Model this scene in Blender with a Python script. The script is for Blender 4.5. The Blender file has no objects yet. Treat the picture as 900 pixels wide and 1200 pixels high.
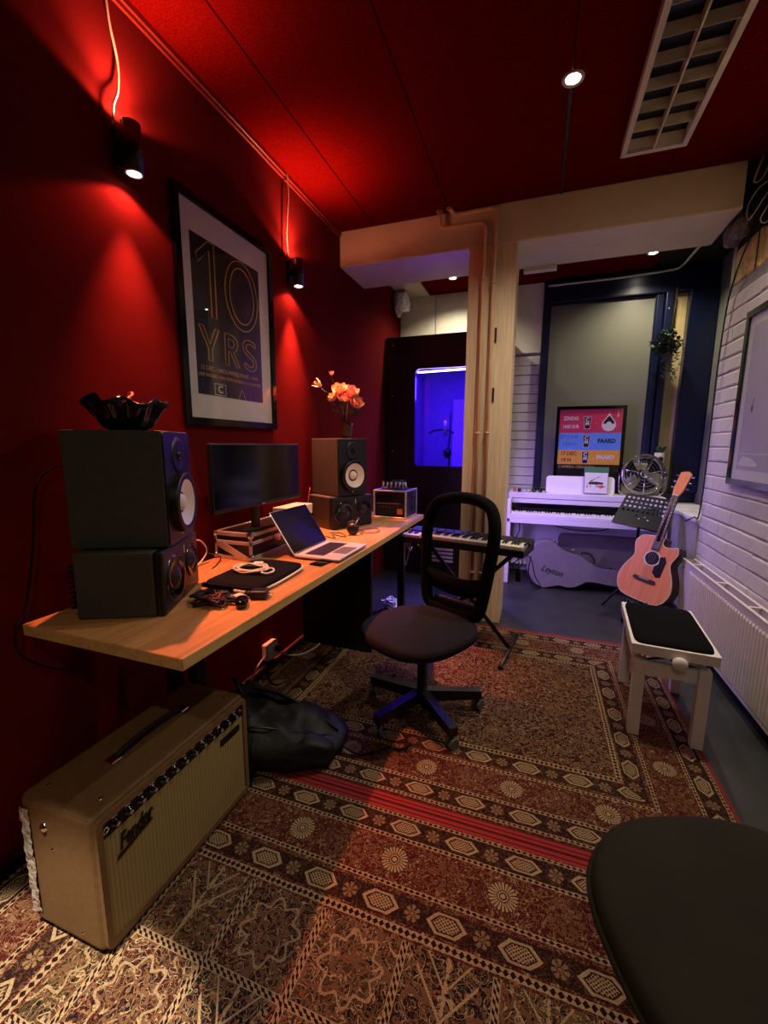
import bpy, bmesh, math, random
from mathutils import Vector, Matrix
random.seed(11)
SC = bpy.context.scene
COL = SC.collection
PI = math.pi

# ---------------------------------------------------------------- camera
def make_camera():
    f, yaw, pitch, roll = 499.1, math.radians(19.592), math.radians(8.927), math.radians(0.298)
    fw = Vector((-math.sin(yaw)*math.cos(pitch), math.cos(yaw)*math.cos(pitch), -math.sin(pitch)))
    r = Vector((math.cos(yaw), math.sin(yaw), 0))
    u = r.cross(fw)
    c, s = math.cos(roll), math.sin(roll)
    r, u = r*c + u*s, u*c - r*s
    cd = bpy.data.cameras.new('camera'); cam = bpy.data.objects.new('camera', cd); COL.objects.link(cam)
    cd.sensor_fit = 'AUTO'; cd.sensor_width = 36; cd.lens = f/1200*36; cd.clip_start = .05
    m = Matrix(((r.x, u.x, -fw.x, 0), (r.y, u.y, -fw.y, 0), (r.z, u.z, -fw.z, 1.36), (0, 0, 0, 1)))
    cam.matrix_world = m
    SC.camera = cam
make_camera()

# ---------------------------------------------------------------- world, exposure
w = bpy.data.worlds.new('world'); SC.world = w; w.use_nodes = True
w.node_tree.nodes['Background'].inputs[0].default_value = (.30, .28, .26, 1)
w.node_tree.nodes['Background'].inputs[1].default_value = .02
vs = SC.view_settings
vs.view_transform = 'Standard'; vs.look = 'None'; vs.gamma = 1; vs.use_curve_mapping = False
vs.exposure = 0.55

def spot(name, loc, target, watts, color, deg, blend=.3, size=.03):
    d = bpy.data.lights.new(name, 'SPOT'); d.energy = watts; d.color = color
    d.spot_size = math.radians(deg); d.spot_blend = blend; d.shadow_soft_size = size
    o = bpy.data.objects.new(name, d); COL.objects.link(o); o.location = loc
    o.rotation_euler = (Vector(target)-Vector(loc)).to_track_quat('-Z', 'Y').to_euler()
    return o
def area(name, loc, target, watts, color, sx, sy):
    d = bpy.data.lights.new(name, 'AREA'); d.energy = watts; d.color = color
    d.shape = 'RECTANGLE'; d.size = sx; d.size_y = sy
    o = bpy.data.objects.new(name, d); COL.objects.link(o); o.location = loc
    o.rotation_euler = (Vector(target)-Vector(loc)).to_track_quat('-Z', 'Y').to_euler()
    return o
WARM = (1, .86, .66); RED = (1, .25, .13); BLUE = (.10, .04, 1)
SPOTS = [(.055, 2.313), (.835, 2.37), (.82, 4.40), (-.87, 4.40), (-.10, -.75), (-1.05, -.12)]
SPOTW = [54, 48, 58, 56, 34, 680]
for (x, y), e in zip(SPOTS, SPOTW):
    spot('ceiling_spot_light', (x, y, 2.955), (x, y, 0), e, WARM, 142 if y != -.12 else 33, .85 if y != -.12 else .10, .03)
LAMPS = [(1.335, 2.345, 2.51), (2.495, 2.335, 2.49)]
LX = -1.53+.068

# ---------------------------------------------------------------- mesh helpers
def cr(pts, closed=False, n=6):
    """Catmull-Rom through the points"""
    P = [Vector(p) for p in pts]; out = []; N = len(P)
    for i in range(N if closed else N-1):
        if closed: a, b, c, d = P[i-1], P[i], P[(i+1) % N], P[(i+2) % N]
        else: a, b, c, d = P[max(i-1, 0)], P[i], P[i+1], P[min(i+2, N-1)]
        for k in range(n):
            t = k/n
            out.append(.5*((2*b)+(c-a)*t+(2*a-5*b+4*c-d)*t*t+(3*b-a-3*c+d)*t**3))
    if not closed: out.append(P[-1])
    return out
def rrect(w, h, r, n=5, cx=0, cy=0):
    o = []
    for sx, sy, a0 in ((1, 1, 0), (-1, 1, 90), (-1, -1, 180), (1, -1, 270)):
        for k in range(n+1):
            a = math.radians(a0+90*k/n)
            o.append((cx+sx*(w/2-r)+r*math.cos(a), cy+sy*(h/2-r)+r*math.sin(a)))
    return o
def circ(r, n=24, cx=0, cy=0):
    return [(cx+r*math.cos(2*PI*k/n), cy+r*math.sin(2*PI*k/n)) for k in range(n)]
def T(x=0, y=0, z=0): return Matrix.Translation((x, y, z))
def RZ(d): return Matrix.Rotation(math.radians(d), 4, 'Z')
def RX(d): return Matrix.Rotation(math.radians(d), 4, 'X')
def RY(d): return Matrix.Rotation(math.radians(d), 4, 'Y')
def frame(o, right, up):
    r = Vector(right).normalized(); u = Vector(up); u = (u-r*u.dot(r)).normalized(); n = r.cross(u)
    m = Matrix.Identity(4)
    for i, c in enumerate((r, u, n, Vector(o))):
        for j in range(3): m[j][i] = c[j]
    return m

class MB:
    def __init__(s, m=None): s.v = []; s.f = []; s.sm = []; s.m = m or Matrix()
    def add(s, vs, fs, smooth=False):
        n = len(s.v); s.v += [s.m @ Vector(v) for v in vs]
        s.f += [[i+n for i in f] for f in fs]; s.sm += [smooth]*len(fs); return s
    def box(s, x0, x1, y0, y1, z0, z1):
        return s.add([(x0,y0,z0),(x1,y0,z0),(x1,y1,z0),(x0,y1,z0),(x0,y0,z1),(x1,y0,z1),(x1,y1,z1),(x0,y1,z1)],
                     [(3,2,1,0),(4,5,6,7),(0,1,5,4),(1,2,6,5),(2,3,7,6),(3,0,4,7)])
    def bbox(s, x0, x1, y0, y1, z0, z1, b=.005, seg=2):
        bm = bmesh.new(); bmesh.ops.create_cube(bm, size=1)
        for v in bm.verts:
            v.co = Vector(((x0+x1)/2+v.co.x*(x1-x0), (y0+y1)/2+v.co.y*(y1-y0), (z0+z1)/2+v.co.z*(z1-z0)))
        bmesh.ops.bevel(bm, geom=bm.edges[:], offset=b, segments=seg, profile=.5, affect='EDGES', clamp_overlap=True)
        bm.verts.index_update()
        s.add([v.co.copy() for v in bm.verts], [[v.index for v in f.verts] for f in bm.faces], False); bm.free(); return s
    def cyl(s, p0, p1, r0, r1=None, n=16, cap=True, smooth=True):
        p0 = Vector(p0); p1 = Vector(p1); r1 = r0 if r1 is None else r1
        q = (p1-p0).to_track_quat('Z', 'Y'); vs = []
        for p, r in ((p0, r0), (p1, r1)):
            vs += [p+q @ Vector((r*math.cos(2*PI*k/n), r*math.sin(2*PI*k/n), 0)) for k in range(n)]
        s.add(vs, [(k, (k+1) % n, n+(k+1) % n, n+k) for k in range(n)], smooth)
        if cap:
            s.add(vs[:n], [list(range(n))[::-1]]); s.add(vs[n:], [list(range(n))])
        return s
    def tube(s, pts, r, n=8, closed=False, sx=1.0):
        P = [Vector(p) for p in pts]; N = len(P); R = r if isinstance(r, (list, tuple)) else [r]*N
        d = lambda i: ((P[(i+1) % N]-P[i-1]) if closed else (P[min(i+1, N-1)]-P[max(i-1, 0)])).normalized()
        t = d(0); a = t.orthogonal().normalized(); vs = []
        for i in range(N):
            t2 = d(i); q = t.rotation_difference(t2); a = (q @ a); a = (a-t2*a.dot(t2)).normalized(); t = t2
            b = t.cross(a)
            vs += [P[i]+(a*math.cos(2*PI*k/n)*sx+b*math.sin(2*PI*k/n))*R[i] for k in range(n)]
        fs = []
        for i in range(N if closed else N-1):
            j = (i+1) % N
            fs += [(i*n+k, i*n+(k+1) % n, j*n+(k+1) % n, j*n+k) for k in range(n)]
        s.add(vs, fs, True)
        if not closed:
            s.add(vs[:n], [list(range(n))[::-1]]); s.add(vs[-n:], [list(range(n))])
        return s
    def lathe(s, prof, n=24, wob=None, smooth=True):
        vs = []
        for i, (r, z) in enumerate(prof):
            for k in range(n):
                a = 2*PI*k/n; rr, zz = (r, z) if not wob else wob(r, z, a)
                vs.append((rr*math.cos(a), rr*math.sin(a), zz))
        fs = [(i*n+k, i*n+(k+1) % n, (i+1)*n+(k+1) % n, (i+1)*n+k) for i in range(len(prof)-1) for k in range(n)]
        return s.add(vs, fs, smooth)
    def prism(s, out, z0, z1, smooth=False):
        n = len(out); vs = [(p[0], p[1], z0) for p in out]+[(p[0], p[1], z1) for p in out]
        s.add(vs, [(k, (k+1) % n, n+(k+1) % n, n+k) for k in range(n)], smooth)
        s.add(vs, [list(range(n))[::-1], [n+k for k in range(n)]]); return s
    def ring(s, out, inn, z0, z1):
        n = len(out); vs = [(p[0], p[1], z) for z in (z0, z1) for p in out]+[(p[0], p[1], z) for z in (z0, z1) for p in inn]
        fs = []
        for k in range(n):
            j = (k+1) % n
            fs += [(k, j, n+j, n+k), (2*n+j, 2*n+k, 3*n+k, 3*n+j), (n+k, n+j, 3*n+j, 3*n+k), (j, k, 2*n+k, 2*n+j)]
        return s.add(vs, fs)
    def sup(s, c, r, e1=1., e2=1., n=24, m=14, fn=None):
        pw = lambda v, e: math.copysign(abs(v)**e, v); vs = []
        for i in range(m+1):
            th = -PI/2+PI*i/m
            for k in range(n):
                ph = 2*PI*k/n
                p = Vector((r[0]*pw(math.cos(th), e1)*pw(math.cos(ph), e2), r[1]*pw(math.cos(th), e1)*pw(math.sin(ph), e2), r[2]*pw(math.sin(th), e1)))
                if fn: p = fn(p)
                vs.append(p+Vector(c))
        return s.add(vs, [(i*n+k, i*n+(k+1) % n, (i+1)*n+(k+1) % n, (i+1)*n+k) for i in range(m) for k in range(n)], True)
    def mesh(s, name, mt):
        me = bpy.data.meshes.new(name); me.from_pydata([tuple(v) for v in s.v], [], s.f); me.update()
        me.polygons.foreach_set('use_smooth', s.sm)
        bm = bmesh.new(); bm.from_mesh(me); bmesh.ops.remove_doubles(bm, verts=bm.verts[:], dist=1e-6)
        bmesh.ops.recalc_face_normals(bm, faces=bm.faces[:]); bm.to_mesh(me); bm.free()
        me.materials.append(mt); return me
    def build(s, name, mt, parent=None, edge=True):
        o = bpy.data.objects.new(name, s.mesh(name, mt)); COL.objects.link(o)
        if parent: o.parent = parent
        return o

def tag(o, label=None, cat=None, group=None, kind=None):
    if label: o['label'] = label
    if cat: o['category'] = cat
    if group: o['group'] = group
    if kind: o['kind'] = kind
    return o
def thing(name, label, cat, loc=(0, 0, 0), rz=0, group=None, m=None):
    o = bpy.data.objects.new(name, None); COL.objects.link(o); o.empty_display_size = .05
    if m is None: o.location = loc; o.rotation_euler = (0, 0, math.radians(rz))
    else: o.matrix_world = m
    return tag(o, label, cat, group)
def copy_tree(o, parent=None):
    c = o.copy(); COL.objects.link(c); c.parent = parent
    for ch in list(o.children): copy_tree(ch, c)
    return c
def inst(name, me, parent, m):
    o = bpy.data.objects.new(name, me); COL.objects.link(o); o.parent = parent; o.matrix_local = m; return o
def text(name, body, size, m, mt, parent, align='CENTER', width=None, outline=0, extrude=.0006, shear=0, sy=1.0, bold=0):
    cu = bpy.data.curves.new(name, 'FONT'); cu.body = body; cu.size = size; cu.align_x = align; cu.align_y = 'CENTER'; cu.shear = shear
    cu.resolution_u = 3
    if outline: cu.fill_mode = 'NONE'; cu.bevel_depth = outline; cu.bevel_resolution = 0
    else: cu.extrude = extrude; cu.offset = bold
    ob = bpy.data.objects.new(name, cu); COL.objects.link(ob)
    dg = bpy.context.evaluated_depsgraph_get(); dg.update()
    me = bpy.data.meshes.new_from_object(ob.evaluated_get(dg)); bpy.data.objects.remove(ob)
    if width and len(me.vertices):
        xs = [v.co.x for v in me.vertices]; k = width/(max(xs)-min(xs))
        for v in me.vertices: v.co.x *= k
    if sy != 1:
        for v in me.vertices: v.co.y *= sy
    me.transform(m); me.materials.clear(); me.materials.append(mt)
    o = bpy.data.objects.new(name, me); COL.objects.link(o); o.parent = parent
    return o

# ---------------------------------------------------------------- material helpers
def lin(c):
    f = lambda v: (v/255/12.92) if v <= 10 else ((v/255+.055)/1.055)**2.4
    return tuple(f(v) for v in c)+(1,)
class E:
    def __init__(s, g, o): s.g = g; s.o = o
    def __add__(s, b): return s.g.fn('ADD', s, b)
    __radd__ = __add__
    def __sub__(s, b): return s.g.fn('SUBTRACT', s, b)
    def __rsub__(s, b): return s.g.fn('SUBTRACT', b, s)
    def __mul__(s, b): return s.g.fn('MULTIPLY', s, b)
    __rmul__ = __mul__
    def __truediv__(s, b): return s.g.fn('DIVIDE', s, b)
    def abs(s): return s.g.fn('ABSOLUTE', s)
    def sin(s): return s.g.fn('SINE', s)
    def sqrt(s): return s.g.fn('SQRT', s)
    def floor(s): return s.g.fn('FLOOR', s)
    def wrap(s, p): return s-(s/p).floor()*p              # 0..p
    def cen(s, p): return (s+p/2).wrap(p)-p/2               # -p/2..p/2
    def lt(s, b): return s.g.fn('LESS_THAN', s, b)
    def gt(s, b): return s.g.fn('GREATER_THAN', s, b)
    def band(s, a, b): return s.gt(a)*s.lt(b)
    def min(s, b): return s.g.fn('MINIMUM', s, b)
    def max(s, b): return s.g.fn('MAXIMUM', s, b)
class G:
    def __init__(s, name):
        s.m = bpy.data.materials.new(name); s.m.use_nodes = True; s.t = s.m.node_tree; s.t.nodes.clear()
        s.out = s.t.nodes.new('ShaderNodeOutputMaterial'); s.b = s.t.nodes.new('ShaderNodeBsdfPrincipled')
        s.t.links.new(s.b.outputs[0], s.out.inputs[0]); s.tc = None
    def put(s, i, v):
        if isinstance(v, E): s.t.links.new(v.o, i)
        elif hasattr(v, 'is_output'): s.t.links.new(v, i)
        else: i.default_value = v
    def set(s, **k):
        for a, v in k.items(): s.put(s.b.inputs[a.replace('_', ' ')], v)
        return s
    def fn(s, op, *a):
        n = s.t.nodes.new('ShaderNodeMath'); n.operation = op
        for i, v in enumerate(a): s.put(n.inputs[i], v)
        return E(s, n.outputs[0])
    def co(s):
        if not s.tc: s.tc = s.t.nodes.new('ShaderNodeTexCoord')
        return s.tc.outputs['Object']
    def xyz(s):
        n = s.t.nodes.new('ShaderNodeSeparateXYZ'); s.t.links.new(s.co(), n.inputs[0]); return [E(s, o) for o in n.outputs]
    def vec(s, x, y, z=0.):
        n = s.t.nodes.new('ShaderNodeCombineXYZ')
        for i, v in enumerate((x, y, z)): s.put(n.inputs[i], v)
        return n.outputs[0]
    def stretch(s, sc):
        n = s.t.nodes.new('ShaderNodeMapping'); n.inputs['Scale'].default_value = sc; s.t.links.new(s.co(), n.inputs[0]); return n.outputs[0]
    def noise(s, scale, detail=3, vec=None, rough=.5, dist=0.):
        n = s.t.nodes.new('ShaderNodeTexNoise'); n.inputs['Scale'].default_value = scale; n.inputs['Detail'].default_value = detail
        n.inputs['Roughness'].default_value = rough; n.inputs['Distortion'].default_value = dist
        s.t.links.new(vec or s.co(), n.inputs['Vector']); return E(s, n.outputs[0])
    def voro(s, scale, vec=None, feat='F1'):
        n = s.t.nodes.new('ShaderNodeTexVoronoi'); n.feature = feat; n.inputs['Scale'].default_value = scale
        s.t.links.new(vec or s.co(), n.inputs['Vector']); return E(s, n.outputs[0])
    def mix(s, f, a, b):
        n = s.t.nodes.new('ShaderNodeMix'); n.data_type = 'RGBA'; n.clamp_factor = True
        s.put(n.inputs[0], f); s.put(n.inputs[6], a); s.put(n.inputs[7], b); return n.outputs[2]
    def ramp(s, f, lo, hi, a=0., b=1.):
        n = s.t.nodes.new('ShaderNodeMapRange'); s.put(n.inputs[0], f)
        for i, v in enumerate((lo, hi, a, b)): n.inputs[i+1].default_value = v
        return E(s, n.outputs[0])
    def bump(s, h, strength=.3, dist=.002):
        n = s.t.nodes.new('ShaderNodeBump'); n.inputs['Strength'].default_value = strength; n.inputs['Distance'].default_value = dist
        s.put(n.inputs['Height'], h); s.put(s.b.inputs['Normal'], n.outputs[0]); return s
def sc(c, k): return tuple(min(1, v*k) for v in c[:3])+(1,)
def P(name, col, rough=.5, metal=0, var=.12, scale=14, bump=0, bscale=300, bdist=.001, spec=.5, coat=0, stretch=None):
    g = G(name); c = lin(col); v = g.stretch(stretch) if stretch else None
    n = g.ramp(g.noise(scale, 4, v), .3, .7)
    g.set(Base_Color=g.mix(n, sc(c, 1-var), sc(c, 1+var)), Roughness=rough, Metallic=metal)
    g.b.inputs['Specular IOR Level'].default_value = spec; g.b.inputs['Coat Weight'].default_value = coat
    if bump: g.bump(g.noise(bscale, 2, v), bump, bdist)
    return g.m
def EM(name, col, strength):
    g = G(name); g.set(Base_Color=col, Emission_Color=col, Emission_Strength=strength); return g.m
def see_through(name, col, alpha, rough=.05, tint=(1, 1, 1, 1)):
    """clear pane or open weave: part of the light passes straight on, the rest meets the surface"""
    g = G(name); g.set(Base_Color=col, Roughness=rough)
    t = g.t.nodes.new('ShaderNodeBsdfTransparent'); t.inputs[0].default_value = tint
    x = g.t.nodes.new('ShaderNodeMixShader'); g.put(x.inputs[0], alpha)
    g.t.links.new(t.outputs[0], x.inputs[1]); g.t.links.new(g.b.outputs[0], x.inputs[2]); g.t.links.new(x.outputs[0], g.out.inputs[0])
    return g.m
def clear_glass(name, tint=(1, 1, 1, 1), rough=.02):
    g = G(name); t = g.t.nodes.new('ShaderNodeBsdfTransparent'); t.inputs[0].default_value = tint
    gl = g.t.nodes.new('ShaderNodeBsdfGlossy'); gl.inputs['Roughness'].default_value = rough
    lw = g.t.nodes.new('ShaderNodeLayerWeight'); lw.inputs[0].default_value = .5
    fr = g.fn('POWER', E(g, lw.outputs['Facing']), 5.)*.92+.03
    x = g.t.nodes.new('ShaderNodeMixShader'); g.put(x.inputs[0], fr)
    g.t.links.new(t.outputs[0], x.inputs[1]); g.t.links.new(gl.outputs[0], x.inputs[2]); g.t.links.new(x.outputs[0], g.out.inputs[0])
    return g.m
def wood(name, a, b, axis, rough=.4, scale=6):
    g = G(name); st = [22, 22, 22]; st[axis] = 1.3
    v = g.stretch(tuple(st)); n = g.ramp(g.noise(scale*.35, 6, v, .6, .6), .32, .68)
    g.set(Base_Color=g.mix(n, lin(a), lin(b)), Roughness=rough); g.bump(g.noise(scale, 4, v), .12, .0008); return g.m

M = {}
M['red_wall'] = P('red wall paint', (92, 22, 22), .7, var=.10, scale=2.2, bump=.25, bscale=9, bdist=.006, spec=0)
M['dark_red'] = P('dark red timber trim', (110, 34, 24), .4)
M['red_ceiling'] = P('red acoustic board', (88, 8, 6), .9, var=.36, scale=150, bump=.6, bscale=240, bdist=.002, spec=0)
M['ceiling_back'] = P('dark ceiling void', (20, 8, 7), .9)
M['cream_board'] = P('cream ceiling board', (196, 184, 158), .7, var=.05)
M['cream'] = P('cream gloss paint', (212, 200, 176), .5, var=.05, scale=5, bump=.1, bscale=12, bdist=.004)
M['column'] = wood('cream painted timber', (210, 184, 148), (232, 212, 182), 2, .5)
M['white_brick'] = P('white painted block', (206, 200, 192), .6, var=.05, scale=6, bump=.45, bscale=22, bdist=.006)
M['mortar'] = P('painted joint', (150, 145, 140), .8)
M['plaster'] = P('cream plaster', (214, 206, 186), .7, var=.05, bump=.2, bscale=14, bdist=.004)
M['rough_stone'] = P('exposed ochre masonry', (222, 190, 112), .9, var=.40, scale=16, bump=1, bscale=24, bdist=.02)
M['niche'] = P('grey green plaster', (104, 108, 98), .7, var=.08)
M['sill'] = P('white sill plaster', (205, 203, 200), .8, var=.15, bump=.5, bscale=30, bdist=.006)
M['dark_brown'] = P('dark brown upper wall', (30, 22, 17), .9)
M['room'] = P('dark brown rear wall', (58, 36, 30), .8)
M['concrete'] = P('dark polished concrete', (40, 40, 40), .42, var=.35, scale=5, bump=.1, bscale=40)
M['navy'] = P('navy gloss frame', (14, 22, 50), .3, var=.06)
M['pane_grey'] = P('grey green blind panel', (108, 109, 97), .30, var=.05, scale=1.5)
M['pane_cream'] = P('cream panel for lit wall beyond pane', (206, 186, 128), .6, var=.08)
M['black'] = P('black satin', (14, 14, 15), .42, var=.1)
M['black_matt'] = P('black vinyl wrap', (64, 64, 55), .55, var=.12, scale=60, bump=.35, bscale=420, bdist=.0008)
M['black_gloss'] = P('black gloss', (8, 8, 9), .12, var=.05)
M['black_fabric'] = P('black fabric', (17, 16, 18), .9, var=.2, scale=90, bump=.5, bscale=600, bdist=.0008, spec=.1)
M['rubber'] = P('black rubber', (18, 18, 18), .7)
M['grey_plastic'] = P('grey plastic', (88, 88, 90), .5)
M['white_paint'] = P('white satin paint', (226, 222, 216), .35, var=.03)
M['ivory_plastic'] = P('ivory plastic', (212, 206, 190), .4, var=.03)
M['paper'] = P('white paper', (214, 208, 204), .7, var=.03)
M['print_black'] = P('printed black ink', (16, 13, 14), .35, var=.06)
M['gold'] = P('gold print', (206, 166, 74), .5)
M['silver'] = P('brushed aluminium', (204, 202, 204), .38, .65, var=.06)
M['chrome'] = P('chrome', (215, 215, 218), .1, 1, var=.02)
M['steel_dark'] = P('dark steel', (60, 60, 64), .35, 1)
M['desk'] = wood('oiled beech', (168, 112, 62), (206, 152, 94), 1, .42)
M['ply_edge'] = wood('beech edge', (188, 148, 86), (214, 178, 112), 1, .5)
M['wire_white'] = P('white cable', (206, 196, 180), .5)
M['wire_black'] = P('black cable', (14, 14, 15), .5)
M['glass'] = clear_glass('clear glass'); M['acrylic'] = clear_glass('matt acrylic', rough=.45)
M['weave'] = see_through('open black chair mesh', lin((16, 14, 15)), .56, .8)
M['bulb'] = EM('lamp lens', (1, .82, .6, 1), 14)
M['bulb_white'] = EM('spot lens', (1, .93, .78, 1), 22)
M['led'] = EM('blue led strip', (.32, .22, 1, 1), 14)
M['tolex'] = P('brown amplifier vinyl', (110, 82, 50), .55, var=.12, scale=50, bump=.6, bscale=260, bdist=.001)
def grille():
    g = G('wheat grille cloth'); x, y, z = g.xyz()
    a = ((z*900).sin()*.5+.5); b = ((y*520).sin()*.5+.5)
    g.set(Base_Color=g.mix(a*.6+b*.25, lin((100, 86, 50)), lin((180, 156, 100))), Roughness=.8); g.bump(a+b, .5, .001); return g.m
M['grille'] = grille()
# ---------------------------------------------------------------- rug weave (bands measured from the rug's own edge)
def rug_mat(name, hx, hy, panels):
    g = G(name); x, y, z = g.xyz()
    wob = (g.noise(38, 2)-.5)*.006                         # hand-knotted wander
    dx = hx-x.abs(); dy = hy-y.abs()
    side = dx.lt(dy); d = dx.min(dy)+wob
    u = side*y+(1-side)*x+wob
    wine = lin((70, 13, 13)); brown = lin((38, 14, 13)); beige = lin((168, 140, 106)); tan = lin((112, 78, 54)); navy = lin((20, 15, 20))
    # scrolling tendrils: thin iso-lines of a noise field, two sizes
    n1 = g.noise(24, 1.0, None, .5, 1.4); n2 = g.noise(46, 1, None, .5, 1.0)
    n5 = g.noise(80, 1, None, .5, 1.5); scroll = (n5-.5).abs().lt(.010).max((n1-.5).abs().lt(.016)).max((n2-.5).abs().lt(.022))
    bud = g.voro(40).lt(.16)
    def rosette(uc, dc, r, k):
        a = g.fn('ARCTAN2', dc, uc); rr = (uc*uc+dc*dc).sqrt()
        edge = r*(.93+.07*(a*k).sin())
        pet = ((a*k).sin()).gt(-.55)*rr.band(r*.42, r)
        dot = rr.lt(r*.18)+rr.band(r*.27, r*.36)
        return rr.lt(edge*1.08), (pet*rr.lt(edge)+dot).min(1.)
    def cartouche(uc, dc, a, b):
        v = (dc.abs()/b).max(uc.abs()/a+dc.abs()/b*.5)
        inside = v.lt(1); outl = v.band(.78, 1.)
        grid = ((uc*520).sin()*(dc*620).sin()).gt(-.12)
        return inside, (outl+v.lt(.66)*grid).min(1.)
    field = dx.min(dy).gt(.392)
    col = g.mix(scroll*.9, wine, lin((140, 104, 74))); col = g.mix(bud*.8, col, beige)
    # wide band: large rosettes and looser flowers between them
    uc = u.cen(.346)
    i1, f1 = rosette(uc, d-.18, .045, 22.)
    col = g.mix(i1, col, brown); col = g.mix(f1, col, beige)
    i2, f2 = rosette((u+.173).cen(.346), d-.18, .055, 8.)
    col = g.mix(f2*.75*g.noise(90, 1).gt(.45), col, tan)
    # two narrow bands of cartouches with small flowers between
    for dc, h in ((.0575, .026), (.318, .029)):
        bnd = (d-dc).abs().lt(.036); col = g.mix(bnd, col, g.mix(scroll*.5, brown, tan))
        i3, f3 = cartouche(u.cen(.2), d-dc, .059, h); col = g.mix(bnd*f3, col, beige)
        i4, f4 = rosette((u+.1).cen(.2), d-dc, .024, 7.); col = g.mix(bnd*f4*.75, col, lin((150, 116, 84)))
    # beaded guard lines
    for dc, hw in ((.012, .006), (.1015, .007), (.26, .007), (.373, .011)):
        e = (d-dc).abs(); col = g.mix(e.lt(hw), col, beige)
        bead = ((u*330).sin()*.45+.5)*hw*.80
        col = g.mix(e.lt(bead), col, brown)
    if panels:
        P_ = .245; px = (x+.02).cen(P_); py = (y+.12).cen(P_)
        ix = ((x+.02+P_/2)/P_).floor(); iy = ((y+.12+P_/2)/P_).floor()
        h = ((ix*12.9+iy*78.2).sin()*43.7); h = h-h.floor()
        base = g.mix(h.gt(.34), navy, g.mix(h.gt(.67), lin((70, 52, 32)), lin((64, 22, 18))))
        n4 = g.noise(95, 1, None, .5, 1.2); fc = g.mix((n4-.5).abs().lt(.018), base, tan); fc = g.mix(n4.gt(.56), fc, navy); s2 = (n1-.5).abs().lt(.020); fc = g.mix(s2, fc, beige); fc = g.mix((n2-.5).abs().lt(.020), fc, lin((140, 110, 80))); fc = g.mix(bud*.9, fc, lin((150, 74, 48)))
        n3 = g.noise(17, 1, None, .5, 1.5); fc = g.mix((n3-.5).abs().lt(.03), fc, tan)
        tree = (px.abs()-(n2-.5)*.02).lt(.004)+((px.abs()*1.2-py-.03).abs().lt(.005))*px.abs().lt(.08)+((px.abs()*1.3-py+.03).abs().lt(.004))*px.abs().lt(.07)
        fc = g.mix(tree.min(1.)*h.lt(.5), fc, beige)
        r2 = (px*px+py*py).sqrt(); aa = g.fn('ARCTAN2', py, px); med = (r2-.075-.012*(aa*8).sin()).abs().lt(.0042)
        fc = g.mix(med*h.gt(.5)*.8, fc, beige); fc = g.mix((r2-.042-.01*(aa*6).sin()).abs().lt(.004)*h.gt(.5), fc, tan)
        ln = (P_/2-px.abs()).min(P_/2-py.abs()); fc = g.mix(ln.lt(.010), fc, beige)
        fc = g.mix(ln.lt(.0075)*((px+py)*300).sin().gt(.0), fc, brown)
    else:
        fc = g.mix((n1-.5).abs().lt(.03), lin((52, 17, 15)), tan); fc = g.mix((n2-.5).abs().lt(.028), fc, lin((150, 122, 92)))
        fc = g.mix(bud*.8, fc, lin((140, 78, 50)))
        P_ = .30; px = x.cen(P_); py = (y+.1).cen(P_); r2 = (px*px+py*py).sqrt(); aa = g.fn('ARCTAN2', py, px)
        fc = g.mix((r2-.10-.02*(aa*6).sin()).abs().lt(.006), fc, tan)
        fc = g.mix((r2-.05-.01*(aa*10).sin()).abs().lt(.006), fc, tan)
    col = g.mix(field, col, fc)
    wear = g.ramp(g.noise(330, 2), .32, .66, .42, 1.08)
    mm = g.t.nodes.new('ShaderNodeMix'); mm.data_type = 'RGBA'; mm.blend_type = 'MULTIPLY'; mm.inputs[0].default_value = 1
    g.put(mm.inputs[6], col); g.put(mm.inputs[7], g.vec(wear, wear, wear))
    g.set(Base_Color=mm.outputs[2], Roughness=.95); g.b.inputs['Specular IOR Level'].default_value = .15
    g.bump(g.noise(700, 2), .5, .002)
    return g.m
def stripe_mat():
    g = G('red kilim end'); x, y, z = g.xyz()
    s = (y.cen(.018)).abs().lt(.0028)
    g.set(Base_Color=g.mix(s, lin((140, 12, 12)), lin((34, 4, 5))), Roughness=.9); return g.m

# ---------------------------------------------------------------- setting
XL, XR, YB, ZC, Y0 = -1.53, 1.145, 4.83, 2.98, -1.6
def struct(name, mb, mt, parent=None, label=None):
    o = mb.build(name, mt, parent)
    if not parent: tag(o, label, None, None, 'structure')
    return o
struct('floor', MB().box(XL-.1, 1.53, Y0-.1, 5.9, -.1, 0), M['concrete'], label='dark grey polished concrete floor')
ceiling = struct('ceiling', MB().box(XL-.1, 1.53, Y0-.1, 4.93, ZC, ZC+.08), M['ceiling_back'], label='red acoustic board ceiling with fine joints')
xs = [XL, -1.24, -.67, .05, .62, XR]
for i in range(5):
    g0 = .008 if i == 3 else .002; g1 = .008 if i == 2 else .002
    g0 = g1 = .002
    for ya, yb in ((Y0, 3.235),):
        MB().bbox(xs[i]+g0, xs[i+1]-g1, ya, yb, ZC-.012, ZC, .003, 1).build('panel', M['red_ceiling'], ceiling)
MB().box(.043, .057, 2.36, 3.235, ZC-.016, ZC-.011).build('dark_strip', M['black'], ceiling)  # narrow black strip on the boards, from ceiling spot to beam
MB().bbox(XL+.002, -1.225, 3.735, YB, ZC-.012, ZC, .003, 1).build('panel', M['cream_board'], ceiling)
MB().bbox(-1.221, -1.20, 3.735, YB, ZC-.02, ZC, .003, 1).build('batten', M['cream_board'], ceiling)
for a, b in ((-1.196, -.5), (-.496, .2), (.204, .9)):
    MB().bbox(a, b, 3.735, YB, ZC-.012, ZC, .003, 1).build('panel', M['red_ceiling'], ceiling)
struct('wall_left', MB().box(XL-.1, XL, Y0-.1, 5.9, 0, ZC), M['red_wall'], label='deep red painted wall behind the desk')
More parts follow.
